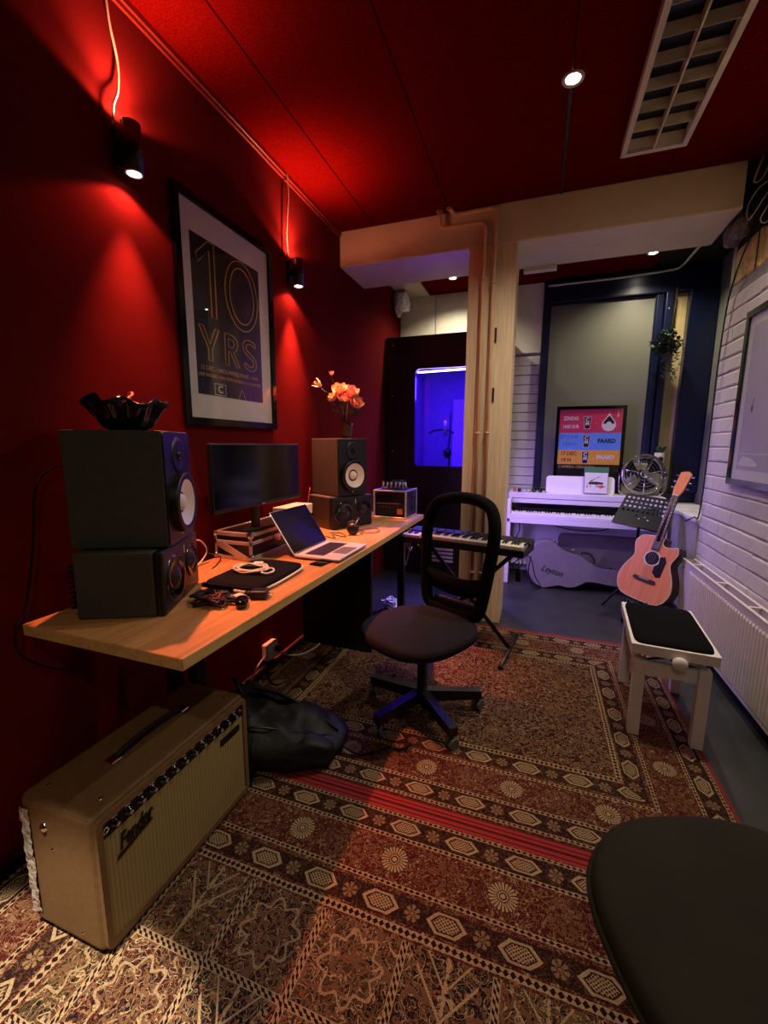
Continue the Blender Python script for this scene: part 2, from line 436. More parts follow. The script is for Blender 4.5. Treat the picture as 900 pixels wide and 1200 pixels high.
struct('wall_rear', MB().box(XL, 1.53, Y0-.1, Y0, 0, ZC), M['room'], label='dark wall across the room')
wr = struct('wall_right', MB().box(XR+.005, 1.53, Y0, 3.65, 0, 2.36).box(XR+.005, 1.53, 3.65, YB, 0, .80), M['mortar'], label='white painted block wall above the radiator')
struct('wall_right_upper', MB().box(XR+.03, 1.53, Y0, 3.60, 2.36, ZC), M['dark_brown'], label='dark brown top of the block wall')  # wall face coloured dark brown above the painted blocks
def long_brick(L, r):
    p_ = [(.03, -.0462), (r, -.0462), (r*.3, -.0462+r*.3), (0, -.0462+r), (0, .0462-r), (r*.3, .0462-r*.3), (r, .0462), (.03, .0462)]
    return MB(frame((0, L/2, 0), (1, 0, 0), (0, 0, 1))).prism(p_, 0, L).mesh('brick', M['white_brick'])
bricks = [long_brick(.3325, .006+.003*k) for k in range(3)]
half = long_brick(.16, .008)
for c in range(24):
    z = .05+c*.0968; y = 3.65-.164
    if c % 2: inst('brick', half, wr, T(XR+random.uniform(-.003, .001), 3.57, z)); y = 3.49-.164
    while y > 2.1:
        inst('brick', random.choice(bricks), wr, T(XR+random.uniform(-.004, .001), y, z) @ RX(random.uniform(-.5, .5))); y -= .333
st = struct('trim_1', MB().box(XR+.01, 1.50, 2.0, 3.60, 2.365, 2.40), M['mortar'], label='ledge on top of the painted block wall')
for k in range(5):                                          # exposed masonry above the paint
    w_ = [.36, .30, .40, .33, .37][k]; y1 = 3.60-sum([.36, .30, .40, .33, .37][:k])
    MB().bbox(XR+.004+.006*(k % 2), XR+.06, y1-w_+.008, y1, 2.40, 2.62-.015*(k % 2), .012, 2).build('stone', M['rough_stone'], st)
struct('wall_niche', MB().box(1.43, 1.53, 3.65, YB, .83, ZC).box(XR+.006, 1.43, 3.60, 3.652, 2.42, ZC), M['niche'], label='grey green side wall of the window niche')
struct('window_sill', MB().bbox(XR-.004, 1.43, 3.652, YB, .795, .832, .008), M['sill'], label='rough white sill of the window niche')
# back wall around booth opening and window
wb = struct('wall_back', MB().box(XL, -.02, YB, YB+.1, 2.44, ZC).box(-.30, -.02, YB, YB+.1, 0, 2.44).box(-.02, 1.43, YB, YB+.1, 0, .84).box(-.02, 1.43, YB, YB+.1, 2.955, ZC), M['mortar'], label='white painted end wall behind booth and piano')
for k, x in enumerate((-1.53, -1.13, -.735, -.40)):
    x2 = (-1.13, -.735, -.40, -.02)[k]
    MB().bbox(x+.004, x2-.004, YB-.022, YB, 2.445 if k < 3 else 2.30, ZC-.013, .005).build('panel', M['plaster'], wb)
b2 = MB().bbox(-.105, .105, 0, .022, -.044, .044, .006, 2).mesh('brick', M['white_brick'])
b3 = MB().bbox(-.05, .05, 0, .022, -.044, .044, .006, 2).mesh('brick', M['white_brick'])
for c in range(26):
    z = .05+c*.0945
    if z > 2.28: break
    ds = [(-.19, b2), (-.075, b3)]
    if c % 2: ds = [(-.245, b3), (-.13, b2)]
    for x, me in ds: inst('brick', me, wb, T(x, YB-.022-random.uniform(0, .004), z))
# beam and column
struct('beam', MB().bbox(XL, 1.04, 3.24, 3.73, 2.72, ZC-.001, .012, 3), M['cream'], label='cream painted ceiling beam across the room')
MB().box(-.18, .06, 3.70, 3.76, 2.69, 2.722).build('trim_2', M['cream'])
tag(bpy.data.objects['trim_2'], 'small cream batten under the beam', None, None, 'structure')
struct('column', MB().bbox(-.530, -.205, 3.245, 3.56, 0, 2.722, .004), M['column'], label='cream timber clad column under the beam')
t1 = struct('trim_3', MB().bbox(XL, XL+.022, Y0, 3.24, ZC-.034, ZC-.012, .003).bbox(XL, XL+.012, Y0, 3.24, ZC-.05, ZC-.034, .002), M['dark_red'], label='thin red timber trim along wall and ceiling')
struct('trim_4', MB().bbox(XL, XL+.02, 3.735, YB-.03, ZC-.034, ZC-.012, .003), M['dark_red'], label='short red trim behind the beam')
struct('baseboard_right', MB().bbox(XR-.016, XR+.004, Y0, YB, 0, .07, .003), M['black'], label='black baseboard under the radiator')

# window
W = MB; yw = 4.765
win = W().box(-.022, .037, yw, YB+.03, .85, 2.95).build('window_1', M['navy'])
tag(win, 'tall navy framed window behind the piano', None, None, 'structure')
for nm, a in (('head_rail', (.037, 1.428, yw-.02, YB+.03, 2.745, 2.954)), ('bottom_rail', (.037, 1.428, yw, YB+.03, .842, .93)), ('mullion', (.958, 1.015, yw, YB+.03, .93, 2.745)),
              ('mullion', (1.022, 1.078, yw-.035, YB+.03, .93, 2.745)), ('stile', (1.206, 1.426, yw-.045, YB+.03, .93, 2.745))):
    MB().bbox(*a, .008).build(nm, M['navy'], win)
for a in ((.037, .049, yw+.012, yw+.03, .93, 2.745), (.946, .958, yw+.012, yw+.03, .93, 2.745)): MB().bbox(*a, .003).build('bead', M['navy'], win)
MB().bbox(.049, .946, yw+.012, yw+.03, 2.728, 2.745, .003).build('bead', M['navy'], win)
MB().box(.037, .958, yw+.035, yw+.05, .93, 2.745).build('pane', M['pane_grey'], win)
MB().box(1.078, 1.206, yw+.045, yw+.055, .93, 2.745).build('pane', M['pane_cream'], win)  # cream colour stands for the lit yellow wall beyond the glass
MB().box(1.078, 1.206, yw+.02, yw+.026, .93, 2.745).build('glass_pane', M['glass'], win)
for z in (1.2, 2.6): MB().cyl((1.05, yw-.037, z), (1.05, yw-.033, z), .006, n=10).build('screw', M['silver'], win)

# rugs
def rug(name, label, x0, x1, y0, y1, panels):
    cx, cy = (x0+x1)/2, (y0+y1)/2; hx, hy = (x1-x0)/2, (y1-y0)/2
    t = thing(name, label, 'rug', (cx, cy, 0)); t['group'] = 'patterned rugs'
    MB().bbox(-hx, hx, -hy, hy, 0, .009, .003, 2).build('pile', rug_mat(name+' weave '+str(panels), hx, hy, panels), t)
    for s in (-1, 1):
        MB(T(0, s*(hy+.018), 0)).bbox(-hx, hx, -.0185, .0185, 0, .006, .002).build('kilim_end', M['kilim'], t)
        MB().bbox(s*(hx+.001)-.012, s*(hx+.001)+.012, -hy, hy, 0, .008, .003).build('side_binding', M['kilim_plain'], t)
    return t
M['kilim'] = stripe_mat(); M['kilim_plain'] = P('dark red binding', (120, 18, 16), .9)
rug('persian_rug', 'red and beige rug with rosette border under the office chair', -1.50, .765, 1.411, 3.13, False)
rug('persian_rug', 'red and beige rug with garden panels under the guitar amplifier', -1.50, .765, -.40, 1.335, True)
# ---------------------------------------------------------------- wall lamps
def wall_lamp(y, zb, zt, label, cord):
    t = thing('wall_lamp', label, 'lamp', (XL, y, zb), group='up and down wall lamps'); h = zt-zb; dx = LX-XL
    r = .033
    MB(T(dx, 0, 0)).lathe([(r, 0), (r, h), (r-.003, h), (r-.003, h-.03), (.001, h-.03)], 28).lathe([(r, 0), (r-.003, 0), (r-.003, .012), (.001, .03)], 28).build('shade_tube', M['black'], t)
    MB().bbox(0, .026, -.03, .03, h*.12, h*.92, .004).bbox(.02, dx-r+.004, -.012, .012, h*.4, h*.6, .003).build('wall_bracket', M['black'], t)
    MB(T(dx, 0, 0)).lathe([(r-.002, -.002), (r-.002, .004), (r-.008, .006), (r-.008, -.002), (r-.002, -.002)], 28).build('rim', M['silver'], t)
    MB(T(dx, 0, .004)).lathe([(.024, .002), (.018, -.001), (.001, -.003)], 24).build('bulb', M['bulb'], t)
    MB(T(dx, 0, h-.012)).lathe([(.024, 0), (.012, .003), (.001, .004)], 24).build('bulb', M['bulb'], t)
    MB().tube(cr([Vector(p)-Vector((XL, y, zb)) for p in cord], n=8), .0042, 8).build('cord', M['wire_white'], t)
    for sgn, z0, sp in ((-1, zb-.012, 134), (1, zt+.012, 154)):     # each end: a soft lens beam and its wide spill
        n_ = 'down' if sgn < 0 else 'up'
        spot('wall_lamp_spill_'+n_, (LX, y, z0), (LX+.02, y, z0+sgn), LAMPW*.27, RED, sp, .25, .012)
        spot('wall_lamp_beam_'+n_, (LX, y, z0), (LX+(.09 if sgn < 0 else .10), y, z0+sgn*.6), LAMPW*((7 if y < 2 else 13) if sgn < 0 else 1.6), RED, 60 if sgn < 0 else 110, 1., .012)
LAMPW = 20
wall_lamp(*LAMPS[0], 'black tube wall lamp with wavy white cord near the record bowl', [(-1.505, 1.30, 2.50), (-1.500, 1.305, 2.56), (-1.508, 1.335, 2.63), (-1.512, 1.345, 2.73), (-1.508, 1.32, 2.84), (-1.505, 1.31, 2.968)])
wall_lamp(*LAMPS[1], 'black tube wall lamp with straight white cord between poster and beam', [(-1.505, 2.455, 2.48), (-1.510, 2.45, 2.60), (-1.508, 2.46, 2.72), (-1.505, 2.475, 2.85), (-1.506, 2.47, 2.968)])

# ---------------------------------------------------------------- framed posters
def framed(name, label, m, w, h, fw, depth=.022, glass='glass'):
    """local x right, y up, z out of the wall"""
    t = thing(name, label, 'poster', m=m, group='framed posters')
    MB().ring(rrect(w, h, .003, 1), rrect(w-2*fw, h-2*fw, .002, 1), 0, depth).build('frame', M['black_gloss'], t)
    MB().box(-w/2+fw, w/2-fw, -h/2+fw, h/2-fw, .001, .008).build('mat', M['paper'], t)
    MB().box(-w/2+fw, w/2-fw, -h/2+fw, h/2-fw, .0125, .0140).build('glass', M[glass], t)
    return t
cy, cz = 1.920, 1.957
mL = frame((XL+.002, cy, cz), (0, 1, 0), (0, 0, 1))
p = framed('framed_poster', 'black framed concert poster reading 10 YRS in gold outline on red wall', mL, .72, 1.012, .034)
lx = lambda y: y-cy
lz = lambda z: z-cz
pr = MB().box(lx(1.655), lx(2.160), lz(1.597), lz(2.307), .008, .0088).build('print', M['print_black'], p)
def ptxt(s, y0, y1, z0, z1, size=None, **k):
    size = size or (z1-z0)*1.38
    return text('lettering', s, size, T(lx((y0+y1)/2), lz((z0+z1)/2), .0094), k.pop('mt', M['gold']), pr, width=y1-y0, **k)
def outline_poly(pts, r=.0017, closed=True):
    return [(lx(a), lz(b), .0098) for a, b in pts]
o = MB().tube(outline_poly([(1.686, 2.225), (1.765, 2.300), (1.806, 2.300), (1.806, 1.965), (1.772, 1.965), (1.772, 2.262), (1.697, 2.190)]), .0030, 4, True)
for a, b in ((.131, .171), (.097, .137)):
    o.tube([(lx(2.007+a*math.cos(k*PI/20)), lz(2.128+b*math.sin(k*PI/20)), .0098) for k in range(40)], .0030, 4, True)
o.tube(outline_poly([(1.680, 1.915), (1.708, 1.915), (1.748, 1.838), (1.788, 1.915), (1.815, 1.915), (1.762, 1.815), (1.762, 1.76), (1.736, 1.76), (1.736, 1.815)]), .0026, 4, True)
o.tube(outline_poly([(1.855, 1.76), (1.855, 1.915), (1.920, 1.913), (1.95, 1.895), (1.955, 1.868), (1.94, 1.842), (1.918, 1.832), (1.965, 1.76), (1.937, 1.76), (1.893, 1.83), (1.880, 1.83), (1.880, 1.76)]), .0026, 4, True)
o.tube(outline_poly([(1.881, 1.892), (1.915, 1.891), (1.929, 1.872), (1.913, 1.853), (1.881, 1.852)]), .0024, 4, True)
sp = [(2.098, 1.887), (2.075, 1.898), (2.045, 1.898), (2.024, 1.885), (2.028, 1.865), (2.075, 1.842), (2.105, 1.818), (2.108, 1.785), (2.085, 1.763), (2.045, 1.760), (2.005, 1.778), (2.012, 1.796), (2.045, 1.781), (2.072, 1.783), (2.084, 1.800), (2.070, 1.822), (2.022, 1.842), (1.998, 1.868), (2.005, 1.902), (2.035, 1.917), (2.075, 1.917), (2.106, 1.905)]
o.tube(cr(outline_poly(sp), True, 3), .0026, 4, True)
o.build('outline_lettering', M['gold'], pr)
ptxt('15 DEC / BROUWERIJ PRAEL / 8.00', 1.68, 2.115, 1.712, 1.733)
ptxt('LIVE MUZIEK VAN LEERLINGEN EN DOCENTEN', 1.664, 2.14, 1.681, 1.697)
MB().ring([(lx(1.766+a), lz(1.602+b), 0) for a, b in ((0, 0), (.082, 0), (.082, .056), (0, .056))], [(lx(1.769+a), lz(1.605+b), 0) for a, b in ((0, 0), (.076, 0), (.076, .050), (0, .050))], .0088, .0094).build('emblem_box', M['paper'], pr)
text('emblem_letter', 'C', .05, T(lx(1.807), lz(1.630), .0094), M['paper'], pr, bold=.001)
MB().tube([(lx(a), lz(b), .0094) for a, b in ((1.945, 1.60), (1.975, 1.648), (2.005, 1.60))], .002, 5).build('emblem_peak', M['paper'], pr)

m = frame((XR-.006, 2.865, 1.637), (0, -1, 0), (0, 0, 1))
p = framed('framed_print', 'black framed pale print with a small dark diamond on block wall', m, .715, 1.005, .036, glass='acrylic')
M['pale'] = P('pale lilac print', (172, 162, 172), .5, var=.04, scale=3)
M['plum'] = P('plum ink', (70, 26, 52), .6)
pr = MB().box(-.27, .27, -.41, .41, .008, .0088).build('print', M['pale'], p)
MB(T(-.165, -.06, 0)).prism([(-.016, 0), (0, -.03), (.016, 0), (0, .03)], .0088, .0092).prism([(.004, .02), (.012, .035), (.016, .06), (.006, .045)], .0088, .0092).build('diamond_mark', M['plum'], pr)
MB().prism([(-.25, -.37), (-.20, -.33), (-.10, -.34), (-.02, -.37), (-.02, -.385), (-.25, -.385)], .0088, .0091).build('pale_shape', M['paper'], pr)
MB().box(-.255, .25, -.318, -.314, .0088, .0091).build('rule_line', M['paper'], pr)

# ---------------------------------------------------------------- desk
ZD = .80
t = thing('desk', 'long beech desktop on black legs along the red wall', 'desk', (-1.17, 2.08, 0))
MB(T(1.17, -2.08, 0)).bbox(-1.488, -.8515, .81, 3.36, ZD-.036, ZD, .0015, 1).build('desk_top', M['desk'], t)
MB(T(1.17, -2.08, 0)).box(-.8517, -.8507, .812, 3.358, ZD-.0345, ZD-.0015).box(-1.486, -.853, .8093, .8103, ZD-.0345, ZD-.0015).build('edge_band', M['ply_edge'], t)
for y in (1.31, 3.08):
    for x in (-1.42, -1.30 if y < 2 else -.95): MB(T(1.17, -2.08, 0)).bbox(x-.025, x+.025, y-.025, y+.025, .009, ZD-.036, .003).build('leg', M['black'], t)
    MB(T(1.17, -2.08, 0)).bbox(-1.395, -1.325 if y < 2 else -.975, y-.02, y+.02, ZD-.09, ZD-.037, .003).build('rail', M['black'], t)
MB(T(1.17, -2.08, 0)).bbox(-1.46, -.955, 2.44, 2.475, .009, ZD-.037, .003).build('panel_leg', M['black'], t)

# ---------------------------------------------------------------- studio loudspeakers
M['cone'] = P('white woofer cone', (222, 214, 208), .45, var=.03)
M['cone_dark'] = P('dark woofer cone', (22, 22, 24), .35)
def driver(t, y, z, r, fx, cone, name, dust=True):
    m = T(fx, y, z) @ RY(90)
    d = MB(m).lathe([(r*1.14, 0), (r*1.14, .006), (r*1.04, .008), (r*1.0, .004)], 32).lathe([(r*1.0, .004), (r*.95, .009), (r*.88, .004)], 32).build(name, M['black'], t)
    MB(m).lathe([(r*.88, .004), (r*.34, -.022), (.001, -.024)], 32).build('cone', cone, d)
    if dust: MB(m).lathe([(r*.34, -.022), (r*.28, -.008), (r*.15, -.002), (.001, 0)], 24).build('dust_cap', cone, d)
def tall_monitor(name, label, loc, rz, d=.30):
    t = thing(name, label, 'speaker', loc, rz, 'white cone studio monitors'); w, h = .25, .38
    MB().bbox(-d/2, d/2-.001, -w/2, w/2, 0, h, .004).build('cabinet', M['black_matt'], t)
    fp = MB(T(d/2, 0, h/2) @ frame((0, 0, 0), (0, 1, 0), (0, 0, 1))).prism(rrect(w-.006, h-.006, .012, 3), -.001, .004).build('front_baffle', M['black'], t)
    driver(t, 0, .135, .092, d/2+.004+.018, M['cone'], 'woofer')
    MB(T(d/2+.004, 0, .135) @ RY(90)).lathe([(.106, 0), (.106, .018)], 32).build('woofer_ring', M['black'], t)
    tw = MB(T(d/2+.004, 0, .300) @ RY(90)).lathe([(.062, 0), (.058, .006), (.045, .003), (.022, .0015), (.020, .002)], 32).build('tweeter', M['black'], t)
    MB(T(d/2+.004, 0, .300) @ RY(90)).lathe([(.018, .001), (.013, .009), (.001, .012)], 20).build('dome', M['black_gloss'], tw)
    MB(T(d/2+.004, 0, .026) @ RY(90)).lathe([(.006, 0), (.006, .0012), (.001, .0012)], 16).build('front_badge', M['silver'], t)
    return t
def wide_monitor(name, label, loc, rz, fins):
    t = thing(name, label, 'speaker', loc, rz, 'wide speakers under the studio monitors'); w, h, d = .355, .218, .27
    MB().bbox(-d/2, d/2-.03, -w/2, w/2, 0, h, .006).build('cabinet', M['black_matt'], t)
    MB().bbox(d/2-.031, d/2, -w/2, w/2, 0, h, .010, 3).build('front_baffle', M['black'], t)
    for y, z, r, n in ((-.072, .104, .074, 'woofer'), (.098, .118, .058, 'waveguide')):
        MB(T(d/2, y, z) @ RY(90)).lathe([(r*1.12, .0), (r*1.06, .006), (r*.98, .006), (r*.62, .0015), (r*.55, .001)], 32).build(n+'_ring', M['black_gloss'], t)
        a = MB(T(d/2+.001, y, z) @ RY(90)).lathe([(r*.58, .001), (r*.36, .006), (r*.2, .012), (.001, .014)], 28).build(n, M['cone_dark'], t)
    MB().bbox(d/2, d/2+.002, .020, .026, .165, .195, .0008, 1).build('level_light', M['silver'], t)
    if fins:
        for k in range(9): MB().bbox(-d/2-.030, -d/2+.001, -.155, -.02, .03+k*.017, .036+k*.017, .001, 1).build('heat_sink_fin', M['steel_dark'], t)
    return t
wide_monitor('center_speaker', 'wide black speaker with heat sink fins under the record bowl stack', (-1.314, 1.109, ZD), 26.5, True)
tall_monitor('studio_monitor', 'black studio monitor with white cone carrying the record bowl', (-1.318, 1.100, ZD+.222), 26.5)
wide_monitor('center_speaker', 'wide black speaker on desk below the flower vase stack', (-1.288, 2.707, ZD), -27.1, False)
tall_monitor('studio_monitor', 'black studio monitor with white cone carrying the flower vase', (-1.301, 2.713, ZD+.222), -27.1)
# foam pads between the stacked cabinets stay with the lower ones
for o in [o for o in COL.objects if o.name.startswith('center_speaker')]:
    for s in (-1, 1): MB().box(-.10, .10, s*.08-.02, s*.08+.02, .2175, .2222).build('foam_pad', M['rubber'], o)

# vinyl record bowl
def wavy(r, z, a):
    k = max(0, (r-.04)/.08); return r*(1-.13*k*math.sin(7*a)), z+.012*k*math.sin(7*a+.6)+.006*k*math.sin(3*a)
t = thing('record_bowl', 'black wavy bowl moulded from a vinyl record on studio monitor', 'bowl', (-1.305, 1.09, ZD+.6025))
MB().lathe([(.001, .002), (.052, .002), (.070, .014), (.088, .045), (.106, .078), (.118, .094), (.116, .098), (.103, .083), (.084, .050), (.066, .018), (.050, .006), (.001, .006)], 84, wavy).build('bowl_shell', M['black_gloss'], t)
MB().lathe([(.001, .0063), (.044, .0063)], 24).build('record_label', M['dark_red'], t)
M['orange'] = P('orange rubber band', (200, 92, 62), .5)
c = MB().tube(cr([(-.06, .02, .05), (-.02, .03, .125), (.03, .0, .118), (.05, -.04, .10), (.075, -.05, .10), (.07, -.075, .085)], n=8), .004, 6).build('cable_tie', M['orange'])
c.location = (-1.305, 1.09, ZD+.6025); tag(c, 'orange cable tie lying in the record bowl', 'cable tie')

# flowers
def flower_vase():
    t = thing('flower_vase', 'coral artificial flowers in a ribbed vase on studio monitor', 'flower vase', (-1.245, 2.715, ZD+.6025))
    M['vase'] = P('bronze wicker vase', (96, 62, 30), .5, var=.4, scale=60, bump=.8, bscale=120, bdist=.003)
    M['petal'] = P('coral petal', (246, 176, 160), .6, var=.2, scale=40)
    M['petal2'] = P('peach petal', (248, 188, 150), .6, var=.2, scale=40)
    M['leaf'] = P('dark green leaf', (50, 72, 46), .5, var=.3)
    M['stem'] = P('stem', (60, 66, 36), .6)
    MB().lathe([(.001, .001), (.030, .001), (.036, .03), (.040, .07), (.048, .105), (.045, .105), (.034, .05), (.001, .03)], 28, lambda r, z, a: (r*(1+.02*math.sin(14*a)), z)).build('vase', M['vase'], t)
    def petal_mesh(L, w, curl, mt):
        vs = []; fs = []; nu, nv = 6, 4
        for i in range(nu+1):
            u = i/nu; wd = w*math.sin(PI*(.08+.86*u)**.8)
            for j in range(nv+1):
                v = j/nv*2-1
                vs.append((L*u*math.cos(curl*u), v*wd, L*u*math.sin(curl*u)+.25*wd*v*v))
        for i in range(nu):
            for j in range(nv): k = i*(nv+1)+j; fs.append((k, k+1, k+nv+2, k+nv+1))
        return MB().add(vs, fs, True).mesh('petal', mt)
    def blossom(c, r, mt, tilt, rose=True):
        b = MB().sup((0, 0, .1*r), (.16*r, .16*r, .16*r), n=10, m=6).build('blossom', mt, t)
        b.matrix_local = T(*c) @ RZ(tilt[0]) @ RX(tilt[1])
        sets = ((5, 72, .6, .42), (7, 45, .9, .50), (8, 14, 1.1, .52)) if rose else ((6, 35, 1.15, .22),)
        for n, up, L, w in sets:
            me = petal_mesh(r*L, r*w, .5, mt)
            for k in range(n): inst('petal', me, b, RZ(360*k/n+up*1.7+random.uniform(-9, 9)) @ RY(-up+random.uniform(-8, 8)))
        MB().tube(cr([(0, 0, .08), (c[0]*.4, c[1]*.4, c[2]*.6), (c[0], c[1], c[2]-.005)], n=6), .0025, 6).build('stem', M['stem'], t)
    blossom((.015, -.055, .245), .066, M['petal'], (20, 50)); blossom((-.02, -.045, .300), .066, M['petal2'], (10, 50))
    blossom((.045, -.02, .285), .066, M['petal'], (30, 45)); blossom((.075, -.03, .222), .064, M['petal'], (50, 60))
    blossom((-.055, -.06, .255), .054, M['petal2'], (-30, 45)); blossom((.01, .03, .315), .05, M['petal2'], (150, 20))
    blossom((-.15, -.07, .345), .055, M['petal2'], (-60, 50), False); blossom((-.085, -.04, .415), .03, M['petal'], (0, 10), False)
    lm = petal_mesh(.075, .026, .5, M['leaf'])
    for a, up, p in ((0, 10, (.05, -.01, .15)), (200, 20, (-.05, -.03, .2)), (250, -10, (-.02, -.06, .17)), (310, 0, (.05, -.05, .16)), (160, 30, (-.06, -.02, .30)), (190, 5, (-.10, -.05, .30)), (30, 40, (.06, .02, .21)), (275, 30, (.02, -.08, .19)), (235, 0, (-.08, -.05, .25)), (340, -25, (.075, -.02, .155))):
        inst('leaf', lm, t, T(*p) @ RZ(a) @ RY(-up))
flower_vase()

# ---------------------------------------------------------------- guitar amplifier
def amplifier():
    t = thing('guitar_amplifier', 'brown vinyl guitar amplifier with wheat grille cloth on rug', 'amplifier', (-1.137, .93, .009))
    w, h, d = .60, .415, .275
    bm = MB().bbox(-d/2, d/2, -w/2, w/2, .012, h, .020, 4)
    bm.build('cabinet', M['tolex'], t)
    # raised lip round the front
    F = T(d/2, 0, (h+.012)/2) @ frame((0, 0, 0), (0, 1, 0), (0, 0, 1)); hh = h-.012
    MB(F).ring(rrect(w-.012, hh-.012, .02, 4), rrect(w-.046, hh-.052, .008, 4), -.004, .010).build('front_lip', M['tolex'], t)
    MB(F).box(-w/2+.022, w/2-.022, -hh/2+.026, hh/2-.075, .0, .005).build('grille_cloth', M['grille'], t)
    cp = MB(F).box(-w/2+.022, w/2-.022, hh/2-.075, hh/2-.026, .0, .0035).build('control_panel', M['print_black'], t)
    kz = hh/2-.052
    for k in range(13):
        y = -w/2+.06+k*.0395
        kb = MB(F @ T(y, kz, .0035)).lathe([(.013, 0), (.013, .003), (.0085, .005), (.0075, .014), (.001, .0145)], 18).build('knob', M['black_gloss'], cp)
        MB(F @ T(y, kz, .0035)).lathe([(.0055, .0146), (.001, .0149)], 14).build('knob_cap', M['silver'], cp)
        MB(F @ T(y, kz+.017, .0035)).box(-.008, .008, -.0018, .0018, 0, .0004).build('legend', M['paper'], cp)
    MB(F @ T(-w/2+.034, kz, .0035)).lathe([(.009, 0), (.009, .004), (.005, .004), (.005, .001)], 16).build('input_jack', M['chrome'], cp)
    MB(F @ T(w/2-.036, kz, .0035)).lathe([(.009, 0), (.007, .006), (.001, .008)], 16).build('jewel_light', M['dark_red'], cp)
    M['logo'] = P('dark bronze script', (46, 34, 18), .4, .5)
    text('script_logo', 'Fender', .064, F @ T(-w/2+.115, hh/2-.118, .006) @ RZ(6), M['logo'], t, shear=.35, bold=.0012, extrude=.002, width=.108)
    MB(F @ T(-w/2+.115, hh/2-.118, .006) @ RZ(6)).prism([(-.060, -.027), (.050, -.020), (.050, -.024), (-.064, -.038)], 0, .003).build('logo_tail', M['logo'], t)
    MB(F @ T(w/2-.095, hh/2-.108, .005)).prism(rrect(.10, .024, .004, 2), 0, .003).build('badge', M['print_black'], t)
    # handle
    hd = MB().tube(cr([(-.004, -.115, h+.004), (-.004, -.085, h+.016), (-.004, -.03, h+.022), (-.004, .04, h+.022), (-.004, .10, h+.016), (-.004, .128, h+.004)], n=6), .008, 8, sx=1.5).build('handle', M['rubber'], t)
    for y in (-.125, .137): MB().bbox(-.022, .014, y-.018, y+.018, h-.001, h+.009, .004, 2).build('handle_cap', M['chrome'], hd)
    for x, y in ((-.09, -.25), (.09, -.235), (-.07, .26), (.085, .25)): MB(T(x, y, h)).lathe([(.006, 0), (.004, .002), (.001, .0025)], 12).build('screw', M['chrome'], t)
    MB(T(-.045, -w/2, h-.075) @ RX(90)).lathe([(.013, 0), (.012, .003), (.008, .006), (.001, .008)], 18).build('strap_button', M['chrome'], t)
    for x, z in ((-.02, .28), (.06, .05)): MB(T(x, -w/2, z) @ RX(90)).lathe([(.005, 0), (.003, .002), (.001, .0025)], 12).build('screw', M['chrome'], t)
    M['foil'] = P('crumpled foil tape', (206, 202, 192), .3, .5, var=.2, scale=30, bump=1, bscale=40, bdist=.012)
    vs = []; n = 26
    for i in range(n+1):
        z = .05+.33*i/n
        for x in (-.131, -.120, -.108, -.097): vs.append((x, -w/2-.002-random.uniform(0, .005), z))
    MB().add(vs, [(i*4+j, i*4+j+1, i*4+j+5, i*4+j+4) for i in range(n) for j in range(3)], True).build('foil_strip', M['foil'], t)
    for x in (-d/2+.03, d/2-.03):
        for y in (-w/2+.04, w/2-.04): MB(T(x, y, 0)).lathe([(.001, 0), (.014, 0), (.016, .014)], 14).build('foot', M['rubber'], t)
amplifier()
# ---------------------------------------------------------------- things on the desk
def flight_case():
    t = thing('flight_case', 'small aluminium edged flight case under the computer screen', 'case', (-1.378, 1.90, ZD))
    x0, x1, y0, y1, h = -.108, .108, -.235, .235, .138
    MB().box(x0+.004, x1-.004, y0+.004, y1-.004, .006, h-.004).build('panel', M['print_black'], t)
    e = .013
    bars = [(x0, x1, y, y2, z, z2) for y, y2 in ((y0, y0+e), (y1-e, y1)) for z, z2 in ((0, e*1.6), (h*.55, h*.55+e*1.4), (h-e*1.6, h))]
    bars += [(x, x2, y0+e, y1-e, z, z2) for x, x2 in ((x0, x0+e), (x1-e, x1)) for z, z2 in ((0, e*1.6), (h*.55, h*.55+e*1.4), (h-e*1.6, h))]
    bars += [(x, x2, y, y2, e*1.6, h-e*1.6) for x, x2 in ((x0, x0+e), (x1-e, x1)) for y, y2 in ((y0, y0+e), (y1-e, y1))]
    for b in bars: MB().bbox(*b, .002, 1).build('edge_rail', M['silver'], t)
    for x in (x0, x1):
        for y in (y0, y1):
            for z in (.018, h-.012): MB().sup((x*.97, y*.985, z), (.017, .017, .017), n=12, m=8).build('ball_corner', M['chrome'], t)
    MB(frame((0, y0-.002, h*.42), (1, 0, 0), (0, 0, 1))).prism([(-.09, .028), (-.05, .028), (.085, -.034), (.085, -.052), (.05, -.052), (-.09, .008)], 0, .004).build('tape_strip', M['silver'], t)
    MB().bbox(x1, x1+.012, -.06, .0, h*.45, h*.72, .003).build('latch', M['chrome'], t)
flight_case()
def screen():
    t = thing('computer_monitor', 'black ultrawide computer screen on stand in front of red wall', 'monitor', (-1.345, 1.83, ZD+.1385))
    MB(T(.045, -.025, .255) @ RY(0)).bbox(-.012, .012, -.355, .355, -.135, .17, .005).build('housing', M['black'], t)
    MB(T(.045, -.025, .255)).box(.012, .0128, -.346, .346, -.115, .163).build('display', M['black_gloss'], t)
    MB(T(.045, -.025, .255)).box(.0121, .013, -.012, .012, -.129, -.124).build('maker_mark', M['silver'], t)
    MB().bbox(.0, .028, -.06, -.015, .004, .14, .006).build('neck', M['black'], t)
    MB().prism(rrect(.11, .20, .04, 5, .03, -.04), 0, .006).build('base', M['black'], t)
screen()
for x, y, a, b, rz, lab in ((-1.30, 1.98, .028, .05, 12, 'small white adapter beside the screen base on flight case'), (-1.305, 2.075, .026, .036, -8, 'white power brick on the end of flight case')):
    o = MB(T(x, y, ZD+.1385) @ RZ(rz)).bbox(-a, a, -b, b, 0, .026, .006, 2).build('power_adapter', M['ivory_plastic']); tag(o, lab, 'adapter')
